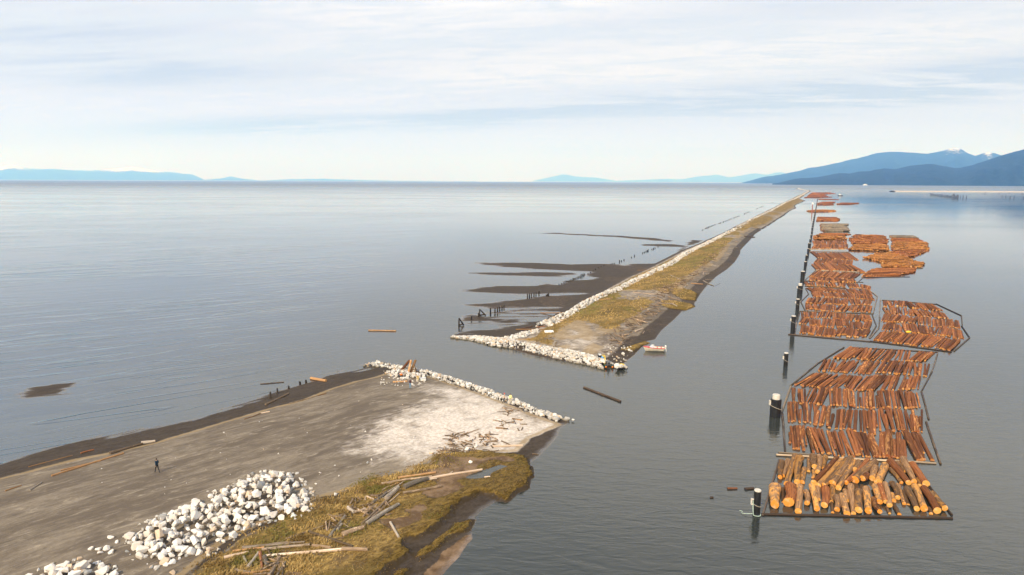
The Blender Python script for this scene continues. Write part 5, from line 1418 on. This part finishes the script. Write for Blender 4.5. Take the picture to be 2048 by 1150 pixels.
for i, (x, y, h, r, lab, grp) in enumerate(boulder_spots[:300]):
    z = float(h_spit(np.array([x]), np.array([y]))[0])
    o = link('boulder', ROCKM[i % 12])
    o.location = (x, y, z + h + r * .30)
    o.rotation_euler = (random.uniform(-.5, .5), random.uniform(-.5, .5), random.uniform(0, 6.28))
    f3 = (random.uniform(.9, 1.25), random.uniform(.85, 1.1), random.uniform(.75, 1.0))
    o.scale = tuple(r * q for q in f3)
    tag(o, lab, 'boulder', grp)

def riprap():
    v, fa, tint = [], [], []; n = 0
    rf = unp(1217, 735.5)
    def add(x, y, z, r):
        nonlocal n
        if abs(x - rf.x) < 1.3 and y < rf.y + 1.0 and y > rf.y - 8: return
        g, f = random.choice(ROCKL); a = random.uniform(0, 6.28); ca, sa = math.cos(a), math.sin(a)
        s = r * np.array([random.uniform(.9, 1.25), random.uniform(.85, 1.1), random.uniform(.7, 1.0)])
        q = g * s; q = np.stack([q[:, 0] * ca - q[:, 1] * sa, q[:, 0] * sa + q[:, 1] * ca, q[:, 2]], -1) + np.array([x, y, z])
        v.append(q); fa.extend(tuple(i + n for i in t) for t in f); tint.append(np.full(len(q), random.random())); n += len(q)
    def band(line, hw, count, rad, hf, z0, up, taper=0.0):
        """a stone bank: world polyline, half width, crest height"""
        P = np.array(line); seg = np.hypot(*np.diff(P, axis=0).T); cs = np.concatenate([[0], np.cumsum(seg)]); tot = cs[-1]
        for i in range(count):
            s = (i + random.random()) / count * tot
            k = min(len(seg) - 1, int(np.searchsorted(cs, s)) - 1 if s > 0 else 0); k = max(k, 0)
            d = (P[k + 1] - P[k]) / seg[k]; c = P[k] + d * (s - cs[k]); nn = np.array([-d[1], d[0]])
            w = hw * min(1, .25 + s / tot / taper) if taper else hw
            nv = float(vnoise(np.array([s * .23]), np.array([seg[0]]), 3)[0]); w *= .55 + .75 * nv
            if nv < .16 and random.random() < .6: continue
            o = random.uniform(-1, 1); x, y = c + nn * o * w
            u = up * min(1, .2 + s / tot / taper) if taper else up
            z = max(float(hf(np.array([x]), np.array([y]))[0]), 0) * .5 + z0 + u * (1 - abs(o) ** 1.6)
            add(x, y, z, random.uniform(*rad) * (1.3 if random.random() < .1 else 1))
    sp = unpl([(730, 726.5), (760, 727), (800, 733), (850, 742), (895, 755), (930, 766), (966, 778), (1002, 793), (1041, 807), (1072, 820), (1098, 828), (1120, 836)], .5)
    band(sp, 1.05, 850, (.13, .42), h_spit, .0, .5)
    band(unpl([(790, 736), (810, 745), (830, 748), (850, 747)], 1.0), 2.0, 190, (.13, .42), h_spit, .2, .4)
    for poly, cnt in ((PILE1, 850), (PILE2, 170)):              # rubble between the boulders
        w = unpl(poly, 1.6); x0, y0 = w.min(0) - .8; x1, y1 = w.max(0) + .8
        for _ in range(cnt):
            x, y = random.uniform(x0, x1), random.uniform(y0, y1); d = float(sdf(np.array([x]), np.array([y]), w)[0])
            if d < -.7: continue
            add(x, y, float(h_spit(np.array([x]), np.array([y]))[0]) + .5 * max(0, min(1, d / 2)) * random.random(), random.uniform(.10, .32))
    for x, y, r in ((1134, 840, .45), (1146, 841.5, .25), (755, 728, .65), (745, 728, .35), (820, 734, .6)):
        p = unp(x, y, .1); add(p.x, p.y, .25, r)
    for _ in range(90):
        p = on(random.uniform(760, 850), random.uniform(742, 772), h_spit); add(p.x, p.y, p.z + .05, random.uniform(.08, .26))
    for _ in range(90):
        p = on(random.uniform(100, 900), random.uniform(780, 1000), h_spit)
        if p.z > .7: add(p.x, p.y, p.z + .02, random.uniform(.05, .13))
    south = unpl([(905, 669.5), (950, 672.5), (1000, 682), (1040, 690), (1085, 700), (1130, 708), (1175, 717), (1220, 730), (1242, 736)], .6)
    band(south, 2.7, 2100, (.14, .46), h_jetty, -.02, .95, .4)
    near = unpl([(1000, 682), (1050, 664), (1075, 661)], 1.0); band(near, 1.4, 130, (.25, .6), h_jetty, .1, .7)
    west = unpl([(1085, 650), (1100, 643), (1140, 625), (1173, 604), (1207, 590), (1236, 579), (1268, 562), (1293, 551), (1346, 525), (1371, 507), (1405, 491), (1441, 472.5)], 1.2)
    band(west, 2.1, 2700, (.2, .56), h_jetty, .1, 1.1)
    far = unpl([(1441, 472.5), (1476, 455), (1503, 440), (1544, 420.6), (1571, 405.5), (1593, 396)], 1.2)
    band(far, 2.4, 1700, (.25, .65), h_jetty, .3, .9)
    far2 = unpl([(1593, 396), (1605, 389.5), (1617, 382.4)], 1.2); band(far2, 2.6, 400, (.4, .9), h_jetty, .5, .9)
    band(unpl([(1617, 382.4), (1596, 377.3)], 1.2), 4, 220, (.9, 1.7), h_jetty, .6, 1.2)
    for _ in range(42):
        p = on(random.uniform(1205, 1262), random.uniform(690, 730), h_jetty); 
        if p.z > 0: add(p.x, p.y, p.z + .05, random.uniform(.1, .42))
    me = mesh('riprap', np.vstack(v), fa, ROCK_OLD); attr(me, 'tint', np.concatenate(tint))
    tag(link('riprap', me), 'banks of white quarried rock along the spit edge and the jetty', 'rocks', kind='stuff')
riprap()
def slab():
    p = on(1098, 664.5, h_jetty); o = link('foam_slab', mesh('foam_slab', *box(-1.0, 1.0, -.55, .55, 0, .35), WHITE))
    o.location = (p.x, p.y, p.z); o.rotation_euler = (.04, 0, math.radians(8))
    m = o.modifiers.new('bevel', 'BEVEL'); m.width = .06; m.segments = 2
    tag(o, 'flat white slab lying on the jetty behind the rocks', 'slab')
slab()

# ------------------------------------------------------------------ marsh grass
def grass_mat():
    m, bb, p = newmat('dry marsh grass')
    t = bb.attr('tint'); g = bb.attr('green')
    c = bb.mix(bb.step(t, 0.0, 1.0), (0.19, 0.118, 0.040), (0.58, 0.40, 0.155))
    c = bb.mix(g, c, (0.18, 0.165, 0.04))
    setp(bb, p, Base_Color=c, Roughness=0.85)
    p.inputs['Specular IOR Level'].default_value = 0.15
    return m
GRASSM = grass_mat()
def blades(name, P, hgt, wid, tint, green, label, cat, lean=0.7, nb=5):
    n = len(P); rs = RS
    T = np.repeat(P, nb, 0); hh = np.repeat(hgt, nb) * rs.uniform(.6, 1.2, n * nb)
    base = T + np.concatenate([rs.normal(scale=.09, size=(n * nb, 2)) * np.repeat(wid, nb)[:, None] * 9, np.zeros((n * nb, 1))], 1)
    a = rs.uniform(0, 6.283, n * nb); w = np.repeat(wid, nb) * rs.uniform(.6, 1.3, n * nb)
    wd = np.stack([np.cos(a), np.sin(a), a * 0], -1) * w[:, None]
    la = rs.normal(0.5, 1.1, n * nb); ln = hh * rs.uniform(.2, 1.0, n * nb) * lean
    tip = base + np.stack([np.cos(la) * ln, np.sin(la) * ln, hh * .8], -1)
    midp = base + np.stack([np.cos(la) * ln * .35, np.sin(la) * ln * .35, hh * .55], -1)
    v = np.stack([base - wd, base + wd, midp + wd * .7, midp - wd * .7, tip], 1).reshape(-1, 3)
    k = np.arange(n * nb) * 5
    q = np.stack([k, k + 1, k + 2, k + 3], -1); t3 = np.stack([k + 3, k + 2, k + 4], -1)
    me = bpy.data.meshes.new(name); me.from_pydata(v.tolist(), [], q.tolist() + t3.tolist()); me.materials.append(GRASSM)
    attr(me, 'tint', np.repeat(np.repeat(tint, nb) * rs.uniform(.6, 1.3, n * nb), 5)); attr(me, 'green', np.repeat(np.repeat(green, nb), 5))
    tag(link(name, me), label, cat, kind='stuff')

def spit_grass():
    P = []; G = []; Hh = []; T = []
    polys = [(W_GRASS, 30000), (W_RIDGE, 1500), (W_RIDGE2, 400)]
    for w, n in polys:
        x0, y0 = w.min(0); x1, y1 = w.max(0); y0 = max(y0, 44)
        X, Y = RS.uniform(x0, x1, n * 2), RS.uniform(y0, y1, n * 2)
        g = at_grass(X, Y); e = ldist(X, Y, W_EAST)
        up = sstep(e, 6, 13)                         # taller and looser grass on the upland side
        dens = (0.25 + .75 * up) * (0.25 + .75 * sstep(fbm(X * .25, Y * .4, 3, 61), .38, .58))
        k = (RS.rand(len(X)) < g * dens) & (g > .12)
        X, Y, up = X[k], Y[k], up[k]
        T.append(np.clip((fbm(X * .5, Y * .8, 4, 81) - .5) * 2.4 + .5, 0, 1) * (.35 + .65 * sstep(ldist(X, Y, W_EAST), 4, 12)))
        P.append(np.stack([X, Y, h_spit(X, Y)], -1)); Hh.append((.12 + .26 * up) * (.45 + .55 * g[k]))
        G.append(sstep(fbm(X * .35, Y * .35, 3, 71), .56, .68) * .8)
    P = np.vstack(P); Hh = np.concatenate(Hh); G = np.concatenate(G)
    blades('marsh_grass', P, .75 * Hh * RS.uniform(.7, 1.4, len(P)), np.full(len(P), .028), np.concatenate(T) * RS.uniform(.6, 1.3, len(P)), G, 'dry golden marsh grass with olive tufts on the near spit', 'grass')
spit_grass()
def jetty_grass():
    X, Y = RS.uniform(0, 190, 90000), 125 * (4.1 ** RS.rand(90000))
    d = sdf(X, Y, W_JET); k = d > 3; X, Y = X[k], Y[k]
    g = j_grass(X, Y); k = (RS.rand(len(X)) < g * .75) & (g > .35); X, Y = X[k], Y[k]
    P = np.stack([X, Y, h_jetty(X, Y)], -1)
    gr = sstep(fbm(X * 0.07 + 9, Y * 0.05, 3, 51), 0.48, 0.6)
    blades('jetty_grass', P, RS.uniform(.2, .45, len(P)), np.full(len(P), .07), fbm(X * .2, Y * .2, 3, 83) * RS.uniform(.7, 1.3, len(P)), gr, 'dry yellow and green grass covering the middle of the jetty', 'grass', nb=3)
jetty_grass()

# ------------------------------------------------------------------ people
SKIN = plain('skin', (0.50, 0.30, 0.21), .55, .06)
HAIRD = plain('dark hair', (0.02, 0.014, 0.010), .7, .3)
HAIRB = plain('brown hair', (0.10, 0.055, 0.03), .7, .3)
CLOTH = {k: plain(k + ' cloth', c, .85, .2, 5.0) for k, c in dict(navy=(.012, .035, .06), black=(.012, .012, .014), maroon=(.045, .012, .018), denim=(.12, .24, .36), white=(.75, .75, .75), yellow=(.72, .47, .10), tan=(.50, .36, .26), khaki=(.30, .25, .15), lime=(.80, .72, .30), red=(.5, .05, .05), grey=(.16, .17, .19), shoe=(.03, .025, .022)).items()}
EYE_W = plain('eye', (.02, .015, .012), .3)
def person(px, py, hf, face, h, cloth, label, pose='stand', hat=None, z=None, sleeves=True, shorts=False, hair=HAIRD):
    """one skinned body grown over a posed skeleton; face = heading of the chest, in degrees from +x"""
    p = on(px, py, hf) if z is None else unp(px, py, z)
    s = h / 1.75
    J = dict(pel=(0, 0, .95), sp=(0, .01, 1.15), ch=(0, .0, 1.36), nk=(0, .0, 1.50), hd=(0, .02, 1.60), ht=(0, .01, 1.70),
             shl=(-.17, 0, 1.42), ell=(-.24, -.02, 1.16), wrl=(-.25, .08, .93), shr=(.17, 0, 1.42), elr=(.24, -.02, 1.16), wrr=(.25, .08, .93),
             hil=(-.09, 0, .90), knl=(-.10, .03, .50), anl=(-.10, 0, .08), tol=(-.11, .15, .03), hir=(.09, 0, .90), knr=(.10, .03, .50), anr=(.10, 0, .08), tor=(.11, .15, .03))
    if pose == 'walk':
        J.update(knl=(-.09, .16, .52), anl=(-.09, .30, .09), tol=(-.09, .44, .06), knr=(.09, -.05, .50), anr=(.09, -.32, .12), tor=(.09, -.20, .03), ell=(-.23, -.14, 1.18), wrl=(-.22, -.08, .95), elr=(.23, .02, 1.16), wrr=(.22, .22, 1.0))
    elif pose == 'hold':
        J.update(ell=(-.24, .10, 1.18), wrl=(-.10, .30, 1.32), elr=(.24, .10, 1.18), wrr=(.10, .30, 1.32))
    elif pose == 'sit':
        J.update(knl=(-.17, .42, .98), anl=(-.17, .48, .58), tol=(-.18, .62, .52), knr=(.17, .42, .98), anr=(.17, .48, .58), tor=(.18, .62, .52), ell=(-.28, .1, 1.2), wrl=(-.3, .34, 1.1), elr=(.28, .1, 1.2), wrr=(.3, .34, 1.1))
    E = [('pel', 'sp'), ('sp', 'ch'), ('ch', 'nk'), ('nk', 'hd'), ('hd', 'ht'), ('ch', 'shl'), ('shl', 'ell'), ('ell', 'wrl'), ('ch', 'shr'), ('shr', 'elr'), ('elr', 'wrr'), ('pel', 'hil'), ('hil', 'knl'), ('knl', 'anl'), ('anl', 'tol'), ('pel', 'hir'), ('hir', 'knr'), ('knr', 'anr'), ('anr', 'tor')]
    R = dict(pel=(.15, .11), sp=(.14, .10), ch=(.16, .11), nk=(.055, .055), hd=(.080, .095), ht=(.070, .085), hil=(.085, .085), hir=(.085, .085), knl=(.058, .058), knr=(.058, .058), anl=(.042, .042), anr=(.042, .042), tol=(.035, .03), tor=(.035, .03),
             shl=(.062, .062), shr=(.062, .062), ell=(.045, .045), elr=(.045, .045), wrl=(.03, .03), wrr=(.03, .03))
    names = list(J); hands = {}
    for sd_, w, e in (('l', 'wrl', 'ell'), ('r', 'wrr', 'elr')):
        d = (Vector(J[w]) - Vector(J[e])).normalized(); J['pa' + sd_] = tuple(Vector(J[w]) + d * .085); E.append((w, 'pa' + sd_)); R['pa' + sd_] = (.036, .02); hands[sd_] = (Vector(J['pa' + sd_]), d)
    names = list(J)
    me = bpy.data.meshes.new('body'); me.from_pydata([J[k] for k in names], [(names.index(a), names.index(c)) for a, c in E], [])
    t = bpy.data.objects.new('tmp_body', me); C.objects.link(t)
    t.modifiers.new('skin', 'SKIN'); sub = t.modifiers.new('sub', 'SUBSURF'); sub.levels = 2; sub.render_levels = 2
    for i, k in enumerate(names):
        me.skin_vertices[0].data[i].radius = R[k]; me.skin_vertices[0].data[i].use_root = (k == 'pel')
    dg = bpy.context.evaluated_depsgraph_get()
    bme = bpy.data.meshes.new_from_object(t.evaluated_get(dg)); bpy.data.objects.remove(t)
    v = [tuple(q.co) for q in bme.vertices]; fa = [tuple(q.vertices) for q in bme.polygons]
    JJ = {k: Vector(q) for k, q in J.items()}
    def seg(c, a, b_):
        e = b_ - a; u = max(0, min(1, (c - a).dot(e) / max(1e-9, e.dot(e)))); return (c - a - e * u).length - .0, u
    mats = [SKIN, CLOTH[cloth[0]], CLOTH[cloth[1]], CLOTH['shoe'], EYE_W]
    mi = []
    for f in fa:
        c = sum((Vector(v[q]) for q in f), Vector()) / len(f)
        best = min(((seg(c, JJ[a], JJ[b_])[0] - min(R[a][0], R[b_][0]), a, b_, seg(c, JJ[a], JJ[b_])[1]) for a, b_ in E), key=lambda q: q[0])
        a, b_, u = best[1:]
        k = b_[:2]
        if k in ('hd', 'ht') or (b_ == 'nk' and u > .75): m_ = 0
        elif k == 'pa' or (k == 'wr' and (u > .9 or not sleeves)) or (k == 'el' and not sleeves and u > .5): m_ = 0
        elif k in ('hi', 'kn') or (k == 'an' and u < .9) or (b_ == 'sp' and u < .25): m_ = 2 if not (shorts and k == 'an') else 0
        elif k in ('to', 'an'): m_ = 3
        else: m_ = 1
        mi.append(m_)
    def addg(g, m_):
        o = len(v); v.extend(g[0]); fa.extend(tuple(q + o for q in f) for f in g[1]); mi.extend([m_] * len(g[1]))
    for sd_, (pc, d) in hands.items():                       # five separate curled fingers
        side = Vector((1, 0, 0)) - d * d.x; side.normalize(); cu = d.cross(side)
        if cu.y < 0: cu = -cu
        for k, (o, L) in enumerate(((-.030, .062), (-.010, .075), (.010, .070), (.030, .055))):
            b0 = pc + side * o; addg(tube([b0 - d * .02, b0 + d * L * .5 + cu * .006, b0 + d * L * .9 + cu * .03], [.009, .0085, .007], 6), 0)
        tb = pc - d * .03 + side * (.035 if sd_ == 'l' else -.035); addg(tube([tb, tb + d * .03 + side * (.02 if sd_ == 'l' else -.02), tb + d * .06 + side * (.02 if sd_ == 'l' else -.02) + cu * .015], [.011, .010, .008], 6), 0)
    hc = JJ['hd']
    addg(tube([hc + Vector((0, .085, .03)), hc + Vector((0, .118, .0)), hc + Vector((0, .09, -.012))], [.010, .015, .008], 6), 0)      # nose
    for sx_ in (-1, 1):
        addg(tube([hc + Vector((sx_ * .032, .088, .032)), hc + Vector((sx_ * .032, .097, .032))], [.012, .006], 6), 4)
        addg(tube([hc + Vector((sx_ * .078, 0, .04)), hc + Vector((sx_ * .095, -.01, .01)), hc + Vector((sx_ * .08, .0, -.02))], [.012, .018, .01], 6), 0)
    addg(tube([hc + Vector((-.025, .088, -.04)), hc + Vector((0, .096, -.042)), hc + Vector((.025, .088, -.04))], [.005, .007, .005], 5), 4)
    o = empty('person', (p.x, p.y, p.z)); o.rotation_euler = (0, 0, math.radians(face - 90)); o.scale = (s, s, s); tag(o, label, 'person')
    link('body', mesh('body', v, fa, mats, mi, smooth=True), o)
    # hair or hat as a cap over the skull
    cv, cf = [], []
    for i in range(7):
        th = i / 6 * 1.75
        for k in range(14):
            a = 2 * math.pi * k / 14
            rr = (.101 if hat is None else .106)
            zz = math.cos(th); low = 0 if math.sin(a) > .3 and th > 1.2 else 1
            cv.append((math.sin(th) * math.cos(a) * rr * .95, math.sin(th) * math.sin(a) * rr * 1.08 - .012 + (0 if low else -.02), .03 + zz * .125 + (0 if low else .03)))
    for i in range(6):
        for k in range(14): cf.append((i * 14 + k, i * 14 + (k + 1) % 14, (i + 1) * 14 + (k + 1) % 14, (i + 1) * 14 + k))
    cv = [tuple(Vector(q) + hc) for q in cv]
    if hat is not None:
        g = join((cv, cf), box(-.07, .07, hc.y + .07, hc.y + .19, hc.z + .055, hc.z + .068)); link('hat', mesh('hat', *g, hat), o)
    else: link('hair', mesh('hair', cv, cf, hair, smooth=True), o)
    bpy.data.meshes.remove(bme)
    return o
person(315, 945.5, h_spit, 150, 1.78, ('navy', 'black'), 'person in dark blue jacket and black trousers walking alone on the sand', 'walk')
person(820.5, 777.5, h_spit, 70, 1.75, ('maroon', 'denim'), 'person in dark top and blue jeans with raised hands near the spit tip', 'hold', sleeves=False)
person(835.5, 762, h_spit, -60, 1.75, ('white', 'yellow'), 'person in white shirt and yellow trousers standing beside the leaning logs', 'stand', hair=HAIRB, sleeves=False)
person(842.5, 760, h_spit, 200, 1.25, ('black', 'grey'), 'small person in black next to the white-shirted one and a white box', 'stand')
person(1009, 807, h_spit, 160, 1.75, ('tan', 'black'), 'person in tan top, black trousers and red cap at the stone edge', 'walk', hat=CLOTH['red'], sleeves=False)
person(1021, 808.5, h_spit, -80, 1.75, ('lime', 'khaki'), 'person in bright yellow-white shirt and khaki trousers at the stone edge', 'stand')

def cooler(px, py, label, a, bcol, w=.9):
    p = on(px, py, h_spit); o = empty('cool_box', p, .2); tag(o, label, 'cool box')
    link('body', mesh('body', *box(-w / 2, w / 2, -.25, .25, 0, .42), a), o)
    link('lid', mesh('lid', *box(-w / 2 - .02, w / 2 + .02, -.27, .27, .423, .5), bcol), o)
    link('handle', mesh('handle', *tube([(-w / 3, -.28, .38), (-w / 3, -.34, .44), (w / 3, -.34, .44), (w / 3, -.28, .38)], .02, 6), CLOTH['grey']), o)
cooler(846, 761, 'white cool box on the sand beside the small person in black', WHITE, CLOTH['white'])
def bag(px, py, hf, label, c1, c2, s=1.0):
    p = on(px, py, hf); o = empty('kit_bag', p, .4); o.scale = (s, s, s); tag(o, label, 'bag')
    v, fa = [], []
    for i, (z, r) in enumerate(((0, .30), (.12, .36), (.35, .34), (.5, .25), (.56, .12))):
        for k in range(12):
            a = 2 * math.pi * k / 12; v.append((r * 1.3 * math.cos(a), r * .8 * math.sin(a), z))
    for i in range(4):
        for k in range(12): fa.append((i * 12 + k, i * 12 + (k + 1) % 12, (i + 1) * 12 + (k + 1) % 12, (i + 1) * 12 + k))
    fa.append(tuple(48 + k for k in range(12)))
    link('pouch', mesh('pouch', v, fa, c1, smooth=True), o)
    link('flap', mesh('flap', *box(-.2, .2, -.36, .0, .42, .6), c2), o)
    link('strap', mesh('strap', *tube([(-.3, 0, .4), (-.15, .1, .72), (.15, .1, .72), (.3, 0, .4)], .03, 6), c2), o)
bag(802, 754, h_spit, 'dark bag with orange flap lying by the tan plank at the tip', BLACKP, ORG)
bag(1207, 718, h_jetty, 'blue bag with yellow flap on the rocks beside the raft', BLUE, YEL, 1.2)
bag(1199, 714, h_jetty, 'dark bag with white flap among the rocks near the raft', BLACKP, WHITE, 1.0)

def raft():
    p = unp(1217, 734.5); o = empty('pontoon_raft', (p.x, p.y, 0.0)); tag(o, 'small inflatable raft with two dark green orange-tipped tubes at the jetty rocks', 'inflatable raft')
    for sx_ in (-1, 1):
        x = sx_ * .62
        pts = [(x, -1.2, .42), (x, -1.0, .30), (x, -.5, .24), (x, .6, .24), (x, 1.1, .30), (x, 1.35, .44)]
        f = link('float_tube', mesh('float_tube', *tube(pts, [.10, .21, .25, .25, .21, .09], 14), GREEN, smooth=True), o)
        link('tip', mesh('tip', *tube([(x, -1.32, .46), (x, -1.21, .42), (x, -1.02, .305)], [.03, .13, .22], 14), ORG, smooth=True), f)
    fr = join(tube([(-.62, -.3, .5), (.62, -.3, .5)], .03), tube([(-.62, .4, .5), (.62, .4, .5)], .03), tube([(-.3, -.6, .52), (-.3, .6, .52)], .03), tube([(.3, -.6, .52), (.3, .6, .52)], .03))
    link('frame', mesh('frame', *fr, CLOTH['grey']), o)
    link('seat', mesh('seat', *join(box(-.28, .28, -.05, .45, .54, .66), box(-.28, .28, .38, .48, .66, 1.0)), CLOTH['grey']), o)
    k = link('paddle', mesh('paddle', *join(tube([(-.75, -.2, .6), (-.62, .1, 1.5)], .025), box(-.84, -.60, -.02, .02, 1.45, 1.95)), YEL), o)
    return p
rp = raft()
pp = person(1217, 734.5, h_jetty, -90, 1.75, ('grey', 'black'), 'person in dark grey jacket sitting on the small green raft', 'sit', z=0.0, hat=BLACKP)
pp.location = (rp.x, rp.y + .18, -.16)
def buoy(px, py, label):
    p = unp(px, py, .35); v, fa = [], []
    for i in range(9):
        t = i / 8; r = .30 * math.sin(math.pi * min(.98, max(.02, t))) ** .6
        for k in range(14):
            a = 2 * math.pi * k / 14; v.append((t * 1.3 - .65, r * math.cos(a), r * math.sin(a) + .25))
    for i in range(8):
        for k in range(14): fa.append((i * 14 + k, i * 14 + (k + 1) % 14, (i + 1) * 14 + (k + 1) % 14, (i + 1) * 14 + k))
    o = link('float', mesh('float', v, fa, YEL, smooth=True)); o.location = (p.x, p.y, .3); tag(o, label, 'float')
buoy(1243, 732, 'bright yellow float at the corner of the jetty rocks')
buoy(1817, 665.5, 'bright yellow float lying among the logs of the outer third boom')

# ------------------------------------------------------------------ the air
def haze():
    m = bpy.data.materials.new('sea haze'); m.use_nodes = True; nt = m.node_tree; nt.nodes.clear(); bb = NB(nt)
    vol = bb('ShaderNodeVolumePrincipled', {'Color': (0.16, 0.41, 0.95), 'Absorption Color': (1.0, 1.0, 1.0), 'Density': 6.7e-5, 'Anisotropy': 0.1})
    bb('ShaderNodeOutputMaterial', {'Volume': vol.outputs[0]})
    o = link('haze', mesh('haze', *box(-88000, 88000, -88000, 88000, -18, 2900), m))
    tag(o, 'thin blue sea haze fading the far mountains', 'haze', kind='stuff')
haze()
